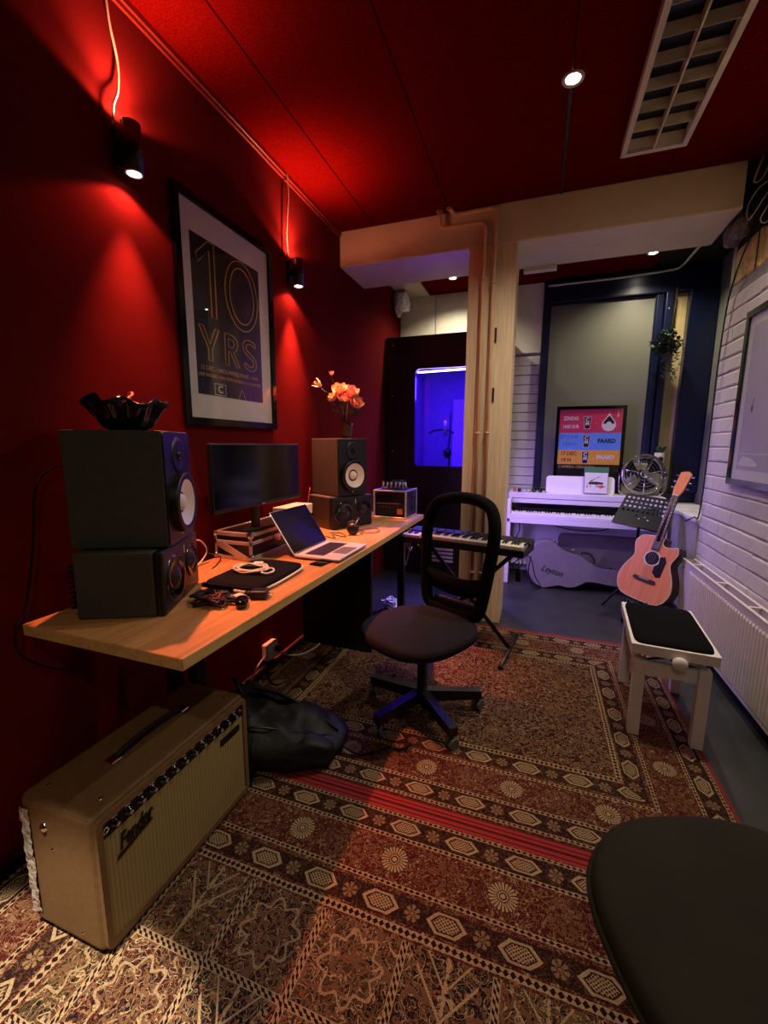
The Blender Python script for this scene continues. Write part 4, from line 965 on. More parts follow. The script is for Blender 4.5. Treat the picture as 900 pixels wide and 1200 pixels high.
# ---------------------------------------------------------------- recording booth
def booth():
    t = thing('recording_booth', 'black recording booth with blue lit window in the corner', 'booth', (-.93, 4.30, 0))
    x0, x1, h = -.595, .60, 2.435; m = frame((0, 0, 0), (1, 0, 0), (0, 0, 1))
    wx0, wx1, wz0, wz1 = -.272, .36, 1.15, 2.117
    inner = rrect(wx1-wx0, wz1-wz0, .045, 5, (wx0+wx1)/2, (wz0+wz1)/2); outer = rrect(x1-x0, h, .03, 5, (x0+x1)/2, h/2)
    MB(m).ring(outer, inner, -.045, 0).build('front_panel', M['booth'], t)
    MB(m).ring(rrect(wx1-wx0+.012, wz1-wz0+.012, .05, 5, (wx0+wx1)/2, (wz0+wz1)/2), inner, 0, .004).build('window_seal', M['rubber'], t)
    MB(m).prism(rrect(wx1-wx0+.01, wz1-wz0+.01, .045, 5, (wx0+wx1)/2, (wz0+wz1)/2), -.022, -.016).build('window_glass', M['glass'], t)
    for nm, b in (('side_panel', (x0, x0+.04, .046, 1.45, 0, h)), ('side_panel', (x1-.04, x1, .046, 1.45, 0, h)), ('back_panel', (x0+.04, x1-.04, 1.41, 1.45, 0, h)), ('roof_panel', (x0+.04, x1-.04, .046, 1.41, h-.05, h)), ('floor_panel', (x0+.04, x1-.04, .046, 1.41, 0, .03))):
        MB().box(*b).build(nm, M['booth'] if nm != 'back_panel' else M['felt'], t)
    for s, x in ((1, x0+.041), (-1, x1-.041)): MB().box(min(x, x+s*.02), max(x, x+s*.02), .06, 1.40, .05, h-.06).build('felt_lining', M['felt'], t)
    MB().bbox(-.14, .02, 1.38, 1.409, .95, 1.95, .006).build('absorber_panel', M['felt_light'], t); MB().bbox(.10, .28, 1.38, 1.409, .95, 1.90, .006).build('absorber_panel', M['felt_light'], t)
    MB().tube([(wx0+.005, .075, wz1-.022), (wx1, .075, wz1-.010)], .0085, 8).build('led_strip', M['led'], t)
    for x, z in ((-.51, 2.36), (-.512, 1.862), (-.51, 1.30), (-.51, .6)): MB(T(x, -.001, z) @ RX(90)).lathe([(.008, 0), (.006, .003), (.001, .004)], 12).build('bolt', M['silver'], t)
    v = MB().bbox(-.13, .18, -.012, .001, .14, .40, .004).build('vent', M['black'], t)
    for k in range(6): MB(T(0, -.016, .165+k*.041) @ RX(-25)).bbox(-.115, .165, -.004, .004, -.013, .013, .001, 1).build('vent_slat', M['white_paint'], v)
    area('booth_led_light', (-.93, 4.62, 2.34), (-.93, 4.72, 0), 75, (.045, .004, 1), .9, .5)
    area('booth_window_light', (-.93, 4.52, 1.95), (-.80, 3.4, 1.2), 8, BLUE, .75, .25)
    s = thing('microphone_stand', 'black microphone stand with round pop shield inside the booth', 'microphone stand', (-.98, 5.05, .031))
    MB().lathe([(.001, 0), (.13, 0), (.13, .012), (.015, .02), (.012, .9), (.010, 1.28)], 20).build('pole', M['black'], s)
    MB().tube([(-.02, 0, 1.27), (.03, -.15, 1.42), (.05, -.25, 1.70)], .009, 8).build('boom', M['black'], s)
    MB(T(-.02, -.02, 1.24)).sup((0, 0, 0), (.05, .05, .06), n=14, m=8).build('clutch', M['black'], s)
    MB().tube([(-.08+.14*math.cos(a), -.10, 1.46+.05*math.sin(a)) for a in [PI*k/14 for k in range(15)]], .012, 8).build('reflection_shield', M['black'], s)
    MB(T(-.03, -.14, 1.52)).lathe([(.001, -.09), (.022, -.09), (.022, .02), (.026, .03), (.026, .08), (.001, .095)], 16).build('microphone', M['silver'], s)
M['booth'] = P('black booth laminate', (20, 13, 16), .35, var=.08)
M['felt'] = P('grey booth felt', (110, 110, 124), .9, var=.1, bump=.3, bscale=200)
M['felt_light'] = P('pale absorber felt', (170, 168, 178), .9, var=.05)
booth()
# led bar on the hidden side of the column: the blue wash over piano, floor and block wall
t = thing('led_bar', 'blue led bar fixed to the far side of the column', 'light', (-.49, 3.562, .45))
MB().bbox(-.02, .02, 0, .025, 0, 1.3, .004).build('housing', M['black'], t); MB().bbox(-.012, .012, .025, .03, .02, 1.28, .002).build('led_lens', M['led'], t)
area('led_bar_light', (-.46, 3.62, 1.1), (.6, 4.15, .45), 10, (.34, .20, 1), .04, 1.25).data.spread = math.radians(125)
# crumpled wrap in the corner
rnd = random.Random(2)
M['wrap'] = P('crumpled white film', (206, 204, 198), .35, var=.3, scale=30, bump=1, bscale=28, bdist=.02)
o = MB(T(-1.44, 4.58, 2.855)).sup((0, 0, 0), (.075, .10, .105), .8, .8, 26, 18, lambda p: p*(1+.16*math.sin(40*p.x+17*p.z)*math.sin(33*p.y)+rnd.uniform(-.05, .05))-Vector((0, 0, .05 if p.x < -.03 and p.z < 0 else 0))).build('wrapped_duct_end', M['wrap'])
tag(o, 'duct end wrapped in crumpled white film under the ceiling corner', 'duct')
# ---------------------------------------------------------------- digital piano and things on it
def piano():
    t = thing('digital_piano', 'white digital piano under the navy window', 'piano', (.435, 4.53, 0))
    m = T(-.435, -4.53, 0); B = lambda *a, b=.004: MB(m).bbox(*a, b)
    B(-.25, 1.12, 4.455, 4.75, .845, .90).build('top_case', M['white_paint'], t)
    B(-.215, 1.085, 4.50, 4.75, .66, .845).build('inner_case', M['black'], t)
    B(-.213, 1.083, 4.462, 4.50, .795, .838).build('fall_board', M['white_paint'], t)
    B(-.213, 1.083, 4.470, 4.50, .745, .792).build('fall_slot', M['black_gloss'], t)
    for x0, x1 in ((-.25, -.215), (1.085, 1.12)): B(x0, x1, 4.30, 4.75, .62, .845, b=.006).build('cheek', M['white_paint'], t)
    B(-.25, 1.12, 4.30, 4.75, .615, .66).build('key_bed', M['white_paint'], t)
    B(-.215, 1.085, 4.30, 4.326, .66, .705).build('key_slip', M['white_paint'], t)
    wk = MB(m); bk = MB(m); n = 52; kw = 1.296/n
    for k in range(n):
        wk.bbox(-.213+k*kw+.0006, -.213+(k+1)*kw-.0006, 4.328, 4.468, .69, .716, .002, 1)
        if (k+5) % 7 not in (2, 6) and k < n-1: bk.bbox(-.213+(k+1)*kw-.0055, -.213+(k+1)*kw+.0055, 4.378, 4.468, .7165, .729, .002, 1)
    tag(wk.build('white_keys', M['paper'], t), kind='stuff'); tag(bk.build('black_keys', M['black_gloss'], t), kind='stuff')
    for x in (-.25, 1.08):
        B(x, x+.04, 4.305, 4.345, 0, .615).build('leg', M['white_paint'], t); B(x, x+.03, 4.58, 4.75, 0, .615).build('side_panel', M['white_paint'], t)
        B(x, x+.035, 4.345, 4.58, .0, .05).build('foot_runner', M['white_paint'], t)
    B(-.215, 1.08, 4.70, 4.72, .10, .55).build('back_panel', M['white_paint'], t)
    mm = T(-.435, -4.53, 0) @ frame((.405, 4.52, .9005), (1, 0, 0), (0, .3, .95))
    MB(mm).prism(rrect(.61, .175, .03, 4, 0, .0875), -.012, 0).build('music_desk', M['white_paint'], t)
    # fine leads hanging below
piano()
lead('piano_lead', 'black lead drooping under the piano', [(.15, 4.66, .61), (.16, 4.62, .58), (.30, 4.58, .54), (.45, 4.57, .53), (.62, 4.58, .54), (.72, 4.62, .57), (.78, 4.66, .61)], .005, M['wire_black'])
lead('piano_lead', 'short black lead hanging behind the piano leg', [(-.15, 4.66, .61), (-.13, 4.60, .50), (-.16, 4.58, .38), (-.14, 4.62, .22)], .005, M['wire_black'])
t = thing('songbook', 'white songbook with grand piano drawing on the music desk', 'book', m=frame((.545, 4.507, .908), (1, 0, -.01), (0, .28, .95)))
MB().bbox(-.105, .105, 0, .26, 0, .010, .0015, 1).build('pages', M['paper'], t)
M['green'] = P('green cover band', (44, 110, 62), .5); M['blue_ink'] = P('blue grey cover line', (70, 92, 130), .5)
cv = MB().box(-.105, .105, 0, .26, .010, .0106).build('cover', M['paper'], t)
MB().box(-.105, .105, .205, .26, .0106, .011).build('title_band', M['green'], cv)
MB().ring([(-.105, 0), (.105, 0), (.105, .26), (-.105, .26)], [(-.1, .005), (.1, .005), (.1, .255), (-.1, .255)], .0106, .0112).build('cover_border', M['blue_ink'], cv)
MB().prism([(-.07, .10), (-.055, .115), (.0, .118), (.06, .11), (.065, .095), (.01, .088), (-.06, .09)], .0106, .011).prism([(-.06, .118), (.02, .165), (.045, .17), (.0, .15), (-.04, .118)], .0106, .011).prism([(-.05, .09), (-.046, .09), (-.044, .06), (-.048, .06)], .0106, .011).prism([(.05, .095), (.054, .095), (.056, .062), (.052, .062)], .0106, .011).prism([(0, .09), (.005, .09), (.004, .055), (.001, .055)], .0106, .011).build('piano_drawing', M['print_black'], cv)
MB().prism([(-.085, .06), (-.075, .095), (-.068, .06)], .0106, .0109).prism([(.0, .075), (.05, .085), (.085, .07), (.04, .05)], .0106, .0109).build('flower_drawing', M['orange'], cv)

# gig poster leaning in the window
m = frame((.473, 4.700, 1.325), (1, 0, 0), (0, .05, 1))
p = framed('gig_poster', 'black framed gig poster with red blue and gold bands behind piano', m, .622, .845, .030)
M['p_red'] = P('poster crimson', (196, 44, 84), .5, var=.05); M['p_blue'] = P('poster blue', (96, 144, 216), .5, var=.05); M['p_gold'] = P('poster gold', (222, 164, 52), .5, var=.05)
zt = .392
bands = [('p_red', .392, .165), ('p_blue', .165, -.005), ('p_gold', -.005, -.145), ('print_black', -.145, -.392)]
bo = [MB().box(-.281, .281, b, a, .008, .0088).build('print_band', M[k], p) for k, a, b in bands]
def gtx(s, size, x, y, mt, par, w=None, **k): return text('lettering', s, size, T(x, y, .0094), mt, par, width=w, **k)
gtx('ZONDAG', .05, -.175, .305, M['paper'], bo[0], .135, bold=.001); gtx('14:00 UUR', .05, -.175, .225, M['paper'], bo[0], .145, bold=.001)
gtx('27 JUNI', .05, -.185, .125, M['blue_ink'], bo[1], .16); gtx('13:30 H', .05, -.175, .055, M['blue_ink'], bo[1], .12)
gtx('17 DEC', .05, -.18, -.04, M['print_black'], bo[2], .135, bold=.001); gtx('19 H', .05, -.20, -.105, M['print_black'], bo[2], .085, bold=.001)
gtx('PAARD', .055, .155, .085, M['print_black'], bo[1], .155, bold=.002); gtx('PAARD', .055, .155, -.075, M['paper'], bo[2], .155, bold=.002)
for k, (b, y) in enumerate(((0, .265), (1, .085), (2, -.075))):
    lg = MB(T(-.025, y, 0)).prism([(-.032, .055), (.032, .055), (.022, -.06), (-.022, -.06)], .0088, .0092).build('cup_logo', M['print_black'], bo[b])
    MB(T(-.025, y, 0)).ring([(-.034, .058), (.034, .058), (.024, -.063), (-.024, -.063)], [(-.031, .054), (.031, .054), (.021, -.059), (-.021, -.059)], .0088, .0093).build('cup_outline', M['paper'], lg)
    text('lettering', 'C', .05, T(-.025, y+.026, .0096), M['paper'], lg, bold=.002); text('lettering', 'M', .042, T(-.025, y-.012, .0096), M['paper'], lg, bold=.002)
    gtx('x', .03, .05, y-.01, M['paper'] if b else M['p_gold'], bo[b])
dr = [(0, .10), (.025, .055), (.058, .012), (.062, -.03), (.04, -.065), (0, -.078), (-.04, -.065), (-.062, -.03), (-.058, .012), (-.025, .055)]
e = MB(T(.165, .255, 0)).prism(dr, .0088, .0092).build('drop_emblem', M['paper'], bo[0])
MB(T(.165, .262, 0)).prism([(0, .07), (.045, .008), (.048, -.012), (-.048, -.012), (-.045, .008)], .0092, .0096).build('drop_shadow', M['print_black'], e)
MB(T(.165, .248, 0)).prism([(.024*math.cos(PI*k/12), .024*math.sin(PI*k/12)) for k in range(13)], .0096, .0099).build('drop_sun', M['paper'], e)
text('lettering', '1', .07, T(.24, .34, .0094), M['p_gold'], bo[0], bold=.004)
gtx('CAMERA OBSCURA', .035, -.10, -.172, M['gold'], bo[3], .33)
# small things along the left of piano top
t = thing('sunglasses', 'dark sunglasses on the piano top', 'sunglasses', (.02, 4.50, .9005))
for s in (-1, 1): MB(T(s*.028, 0, .02) @ RX(90)).lathe([(.001, 0), (.022, 0), (.022, .003), (.001, .003)], 18).build('lens', M['black_gloss'], t)
MB().tube([(-.05, .0, .028), (-.006, 0, .03), (.006, 0, .03), (.05, 0, .028)], .002, 6).build('bridge', M['black'], t)
for s in (-1, 1): MB().tube([(s*.05, 0, .028), (s*.055, .09, .024), (s*.05, .12, .003)], .002, 6).build('temple', M['black'], t)
for k, (x, mt, lab) in enumerate(((-.195, M['orange'], 'orange lighter on the piano top'), (-.15, M['black'], 'black eyeglass case on the piano top'), (-.10, M['silver'], 'clear drinking glass tumbler on the piano top'), (-.055, M['silver'], 'steel shot cup beside the sunglasses'))):
    t = thing(['cigarette_lighter', 'glasses_case', 'tumbler', 'shot_cup'][k], lab, ['lighter', 'case', 'glass', 'cup'][k], (x, 4.50, .9005))
    if k < 2: MB().bbox(-.017, .017, -.01, .01, 0, .034, .005).build('body', mt, t); MB().bbox(-.015, .015, -.008, .008, .034, .040, .002).build('cap', M['steel_dark'], t)
    else: MB().lathe([(.001, .001), (.014, .001), (.017, .034), (.0155, .034), (.013, .004), (.001, .004)], 18).build('cup_wall', mt, t); MB().lathe([(.0172, .032), (.0172, .035), (.0152, .035)], 18).build('rim', M['chrome'], t)
# beige box, potted figure, fan
t = thing('storage_box', 'beige box standing on piano behind the chrome fan', 'box', (1.00, 4.722, .9005))
M['beige'] = P('beige board', (190, 186, 160), .7, var=.05)
MB().bbox(-.21, .118, -.027, .027, 0, .295, .003).build('carton', M['beige'], t); MB().bbox(-.212, .12, -.028, .028, .26, .30, .003).build('lid', M['beige'], t)
t = thing('plant_pot', 'small white and black pot with dark leaves on beige box', 'pot', (1.095, 4.722, 1.2015))
MB().lathe([(.001, 0), (.032, 0), (.045, .05), (.042, .10), (.038, .10), (.034, .06), (.001, .05)], 22).build('pot', M['paper'], t)
MB(T(0, -.030, .045)).sup((0, 0, 0), (.026, .018, .030), n=16, m=10).build('black_patch', M['print_black'], t)
for k in range(5): MB(T(0, 0, .085) @ RZ(72*k+10) @ RY(35)).sup((0, 0, .045), (.006, .018, .045), n=10, m=8).build('leaf', M['leaf'], t)
def fan():
    t = thing('desk_fan', 'chrome wire fan standing on the piano', 'fan', m=T(.945, 4.60, .9005) @ RZ(8))
    R = .185; c = .20; F = T(0, 0, c) @ RX(90) @ RX(-8)
    for z, rs in ((.055, (.06, .09, .12, .15, .175)), (-.035, (.08, .12, .16, .178))):
        for r in rs: MB(F).tube([(r*math.cos(a), r*math.sin(a), z*(1-(r/R)**2*.35)) for a in [2*PI*k/36 for k in range(36)]], .0018, 5, True).build('grille_ring', M['chrome'], t)
    MB(F).lathe([(R, -.03), (R+.004, -.03), (R+.004, .035), (R, .035)], 40).build('drum_rim', M['chrome'], t)
    for k in range(7): MB(F @ RZ(360/7*k+12)).tube([(.035, 0, .058), (.11, 0, .052), (R, 0, .035)], .004, 6).build('spoke', M['chrome'], t)
    MB(F).lathe([(.001, .064), (.036, .062), (.040, .052), (.036, .048)], 24).build('hub_badge', M['chrome'], t)
    for k in range(3):
        vs = []; n = 7
        for i in range(n+1):
            r = .035+.125*i/n
            for j in range(n+1):
                a = math.radians(-38+76*j/n)*(.6+.4*i/n); vs.append((r*math.cos(a), r*math.sin(a), .02*math.sin(a*1.6)))
        MB(F @ RZ(120*k+40)).add(vs, [(i*(n+1)+j, i*(n+1)+j+1, (i+1)*(n+1)+j+1, (i+1)*(n+1)+j) for i in range(n) for j in range(n)], True).build('blade', M['steel_dark'], t)
    MB(F).lathe([(.001, -.045), (.045, -.045), (.05, -.01), (.034, .02), (.001, .022)], 22).build('motor', M['steel_dark'], t)
    MB().tube(cr([(-R-.012, 0, c), (-R-.012, 0, .09), (-.15, 0, .010), (.15, 0, .010), (R+.012, 0, .09), (R+.012, 0, c)], n=6), .008, 8).build('yoke', M['chrome'], t)
    for x in (-.13, .13): MB().tube([(x, -.08, .008), (x, .07, .008)], .008, 8).build('foot_tube', M['chrome'], t)
    for s in (-1, 1): MB(T(s*(R+.012), 0, c) @ RY(90)).cyl((0, 0, -.012), (0, 0, .012), .014, n=14).build('tilt_knob', M['black'], t)
fan()

# ---------------------------------------------------------------- guitar cases, guitar, music stand
def cases():
    pts = [(-.041,.223),(-.022,.374),(.034,.468),(.113,.500),(.193,.490),(.263,.436),(.344,.392),(.448,.366),(.527,.316),(.606,.274),(.72,.262),(.85,.262),(.90,.25),(.905,.13),(.87,.118),(.741,.118),(.616,.132),(.515,.135),(.454,.098),(.392,.068),(.326,.060),(.259,.072),(.18,.050),(.1,.036),(.014,.092)]
    lo = min(z for x, z in pts)
    out = [(p.x, p.y) for p in cr([(x-.4, z-lo, 0) for x, z in pts], True, 4)]
    m = frame((.4, 4.245, .010), (1, 0, 0), (0, .16, 1))
    t = thing('guitar_case', 'grey moulded guitar case with black script leaning under piano', 'guitar case', m=m)
    M['case_grey'] = P('grey moulded shell', (112, 104, 104), .55, var=.08, bump=.3, bscale=160); M['case_brown'] = P('grey brown case cloth', (96, 88, 84), .7, var=.08)
    sm = [(x*.955, .03+(z-.03)*.95) for x, z in out]
    MB().prism(out, -.105, -.025).build('shell', M['case_grey'], t)
    n = len(out); vs = [(x, z, -.025) for x, z in out]+[(x, z, .0) for x, z in sm]
    MB().add(vs, [(k, (k+1) % n, n+(k+1) % n, n+k) for k in range(n)]+[[n+k for k in range(n)]], False).build('lid', M['case_grey'], t)
    MB().tube([(x, z, -.045) for x, z in out], .004, 6, True).build('seam_rail', M['steel_dark'], t)
    text('script_lettering', 'Leyton', .085, T(-.205, .165, .0015) @ RZ(-14), M['print_black'], t, shear=.4, width=.20, bold=.0006)
    MB().tube(cr([(.045, .345, -.05), (.07, .362, -.05), (.13, .345, -.05), (.165, .29, -.05), (.16, .262, -.05)], n=6), .010, 8).build('handle', M['rubber'], t)
    for x, z in ((-.03, .375), (-.20, .45), (.3, .228)): MB(T(x, z, -.045)).bbox(-.014, .014, -.01, .012, -.012, .012, .003).build('latch', M['chrome'], t)
    m = frame((.62, 4.475, .0), (1, 0, 0), (0, .10, 1))
    t = thing('guitar_case', 'grey brown squared guitar case behind the moulded case', 'guitar case', m=m)
    MB().prism(rrect(.74, .50, .05, 5, 0, .25), -.10, -.012).build('body', M['case_brown'], t)
    MB().prism(rrect(.72, .48, .05, 5, 0, .25), -.012, 0).build('lid', M['case_brown'], t)
    MB().box(-.37, .37, .18, .186, -.06, .002).build('seam', M['steel_dark'], t)
cases()
def guitar():
    m = frame((.782, 3.60, .200), (.737, -.676, -.11), (.233, .124, .964))
    t = thing('acoustic_guitar', 'acoustic guitar with cutaway and black pickguard on floor stand', 'guitar', m=m)
    M['spruce'] = wood('guitar spruce top', (206, 120, 84), (226, 146, 104), 1, .3)
    M['mahogany'] = P('dark mahogany', (58, 20, 16), .3, var=.3); M['rosewood'] = P('rosewood fingerboard', (52, 34, 34), .5)
    L = [(0, 0), (.10, .004), (.165, .035), (.196, .10), (.198, .16), (.175, .235), (.142, .30), (.135, .34), (.150, .385), (.158, .42), (.150, .45)]
    left = [(-x, y) for x, y in L]+[(-.12, .485), (-.06, .50), (-.03, .502)]
    right = L[1:]+[(.140, .462), (.105, .448), (.062, .442), (.036, .462), (.030, .500)]
    out = [(p.x, p.y) for p in cr([(x, y, 0) for x, y in right+left[::-1][:-1]], True, 4)]
    n = len(out)
    MB().prism(out, -.120, -.003, True).build('body_sides', M['mahogany'], t)
    MB().prism([(x*.995, .25+(y-.25)*.996) for x, y in out], -.003, .0).build('soundboard', M['spruce'], t)
    MB().tube([(x, y, -.002) for x, y in out], .003, 6, True).build('binding', M['ivory_plastic'], t)
    sh = MB(T(0, .335, 0)).prism(circ(.05, 32), .0, .0012).build('sound_hole', M['print_black'], t)
    MB(T(0, .335, 0)).ring(circ(.060, 32), circ(.051, 32), 0, .0014).build('rosette', M['ivory_plastic'], t)
    MB().prism([(.052, .36), (.085, .375), (.105, .34), (.102, .28), (.10, .215), (.07, .205), (.035, .235), (.035, .285), (.058, .31)], .0, .0018).build('pickguard', M['print_black'], t)
    br = MB().prism([(-.088, .158), (-.075, .178), (.075, .178), (.088, .158), (.06, .148), (-.06, .148)], 0, .008).build('bridge', M['rosewood'], t)
    MB().box(-.038, .038, .168, .172, .008, .012).build('saddle', M['ivory_plastic'], br)
    nk = MB().add([(-.028, .40, .001), (.028, .40, .001), (.022, .835, .001), (-.022, .835, .001), (-.028, .40, .008), (.028, .40, .008), (.022, .835, .008), (-.022, .835, .008)], [(3, 2, 1, 0), (4, 5, 6, 7), (0, 1, 5, 4), (1, 2, 6, 5), (2, 3, 7, 6), (3, 0, 4, 7)]).build('fingerboard', M['rosewood'], t)
    for k in range(18):
        y = .835-.645*(1-2**(-(k+1)/12))
        if y > .405: MB().box(-.025, .025, y-.0012, y+.0012, .008, .0095).build('fret', M['silver'], nk)
    MB().tube([(0, .47, -.012), (0, .70, -.010), (0, .84, -.008)], [.026, .022, .020], 12).build('neck', M['mahogany'], t)
    hs = MB(T(0, .835, .004) @ RX(-12)).prism([(-.022, 0), (.022, 0), (.034, .045), (.038, .18), (.015, .195), (-.015, .19), (-.038, .18), (-.034, .045)], -.014, .002).build('headstock', M['spruce'], t)
    MB().box(-.022, .022, .832, .838, .004, .011).build('nut', M['paper'], t)
    for s in (-1, 1):
        for k in range(3): MB(T(0, .835, .004) @ RX(-12)).cyl((s*.036, .06+k*.048, -.006), (s*.062, .06+k*.048, -.006), .006, n=8).build('tuner', M['chrome'], hs)
    for k in range(6): MB().cyl((-.030+.012*k, .17, .011), (-.019+.0076*k, .835, .0105), .0007, n=4).build('string', M['silver'], t)
    s = thing('guitar_stand', 'black tubular floor stand holding the acoustic guitar', 'guitar stand', (.78, 3.67, 0))
    MB().tube([(-.09, -.10, .012), (-.03, .02, .20), (.06, .10, .30)], .010, 8).build('leg', M['black'], s); MB().tube([(.14, -.16, .012), (.06, .02, .20), (.06, .10, .30)], .010, 8).build('leg', M['black'], s)
    MB().tube([(.10, .20, .012), (.06, .10, .30)], .010, 8).build('leg', M['black'], s)
    for x, y in ((-.03, .02), (.06, .02)): MB().tube([(x, y, .20), (x-.005, y-.07, .175), (x-.01, y-.16, .172), (x-.012, y-.18, .205)], .009, 8).build('cradle_arm', M['rubber'], s)
guitar()
def music_stand():
    TL, TR, BL, BR = Vector((.732, 4.05, .970)), Vector((1.055, 4.05, .930)), Vector((.603, 3.88, .742)), Vector((.985, 3.88, .672))
    base = Vector((.83, 4.0, 0)); t = thing('music_stand', 'black perforated music stand in front of the piano', 'music stand', tuple(base))
    bi = lambda u, v: (BL*(1-u)+BR*u)*(1-v)+(TL*(1-u)+TR*u)*v-base
    nrm = (BR-BL).cross(TL-BL).normalized()*.0015
    mb = MB(); nx, nz = 9, 4
    def cell(u0, u1, v0, v1, hole):
        cu, cv = (u0+u1)/2, (v0+v1)/2; sq = []; n = 16
        for k in range(n):
            a = 2*PI*k/n+PI/4; c, s = math.cos(a), math.sin(a); q = max(abs(c), abs(s))
            sq.append((cu+c/q*(u1-u0)/2, cv+s/q*(v1-v0)/2))
        if not hole:
            for dd in (1, -1): mb.add([bi(u, v)+nrm*dd for u, v in ((u0, v0), (u1, v0), (u1, v1), (u0, v1))], [(0, 1, 2, 3)])
            return
        h = [(cu+.30*(u1-u0)*math.cos(2*PI*k/n+PI/4), cv+.27*(v1-v0)*math.sin(2*PI*k/n+PI/4)) for k in range(n)]
        A = [bi(*p)+nrm for p in sq]+[bi(*p)+nrm for p in h]; Bk = [bi(*p)-nrm for p in sq]+[bi(*p)-nrm for p in h]
        f1 = [(k, (k+1) % n, n+(k+1) % n, n+k) for k in range(n)]
        mb.add(A, f1); mb.add(Bk, f1); mb.add(A[n:]+Bk[n:], f1)
    for i in range(nx):
        for j in range(nz): cell(.04+.92*i/nx, .04+.92*(i+1)/nx, .42+.54*j/nz, .42+.54*(j+1)/nz, True)
    for k, u in enumerate((.40, .48, .56, .64)): cell(u-.04, u+.04, .24 if k % 2 else .32, (.24 if k % 2 else .32)+.08, True); cell(u-.04, u+.04, .32 if k % 2 else .24, (.32 if k % 2 else .24)+.08, False)
    for u0, u1, v0, v1 in ((0, .04, 0, 1), (.96, 1, 0, 1), (.04, .96, .96, 1), (.04, .96, .40, .42), (.04, .96, 0, .24), (.04, .36, .24, .40), (.68, .96, .24, .40)): cell(u0, u1, v0, v1, False)
    mb.build('desk_plate', M['stand_black'], t)
    lip = MB().tube([bi(0, 0)+Vector((0, -.03, .01)), bi(1, 0)+Vector((0, -.03, .01))], .006, 8).add([bi(0, 0), bi(1, 0), bi(1, 0)+Vector((0, -.03, .005)), bi(0, 0)+Vector((0, -.03, .005))], [(0, 1, 2, 3)]).build('lip', M['stand_black'], t)
    mid = bi(.5, .45)
    MB().tube([(0, 0, .22), (0, 0, .70), tuple(mid)], .012, 10).build('pole', M['black'], t)
    for a in (200, 320, 80): MB(RZ(a)).tube([(0, 0, .30), (.25, 0, .012)], .008, 8).build('leg', M['black'], t)
M['stand_black'] = P('blue black enamel', (26, 27, 36), .4)
music_stand()

# ---------------------------------------------------------------- piano bench
def bench():
    t = thing('piano_bench', 'white adjustable piano bench with black cushion beside radiator', 'bench', (.650, 2.385, 0), -5)
    bx, by = .125, .245
    for sx in (-1, 1):
        for sy in (-1, 1): MB().bbox(sx*bx-.024, sx*bx+.024, sy*by-.024, sy*by+.024, .009, .385, .003).build('leg', M['white_paint'], t)
        MB().bbox(sx*bx-.014, sx*bx+.014, -by+.024, by-.024, .315, .380, .003).build('apron', M['white_paint'], t)
    for sy in (-1, 1): MB().bbox(-bx+.024, bx-.024, sy*by-.014, sy*by+.014, .315, .380, .003).build('apron', M['white_paint'], t)
    MB().ring(rrect(.335, .58, .006, 2), rrect(.285, .53, .004, 2), .425, .470).build('seat_frame', M['white_paint'], t)
    MB().sup((0, 0, .466), (.156, .278, .022), .4, .18, 40, 10).build('cushion', M['cushion'], t)
    for sy in (-1, 1): MB().tube([(-.11, sy*.20, .36), (.11, sy*.20, .43)], .006, 8).tube([(.11, sy*.20, .36), (-.11, sy*.20, .43)], .006, 8).build('lift_scissor', M['steel_dark'], t)
    MB().cyl((0, -.27, .405), (0, .27, .405), .007, n=10).build('lift_screw', M['steel_dark'], t)
    MB(T(.02, -.285, .415) @ RX(90)).lathe([(.001, -.02), (.010, -.02), (.012, 0), (.027, .003), (.031, .016), (.027, .028), (.014, .034), (.001, .035)], 24).build('height_knob', M['white_paint'], t)
    MB(T(-.15, .30, .425) @ RX(-90)).lathe([(.008, 0), (.008, .015), (.001, .016)], 10).build('end_stop', M['rubber'], t)
M['cushion'] = P('black cushion velour', (9, 8, 9), .9, var=.1, spec=.08)
bench()

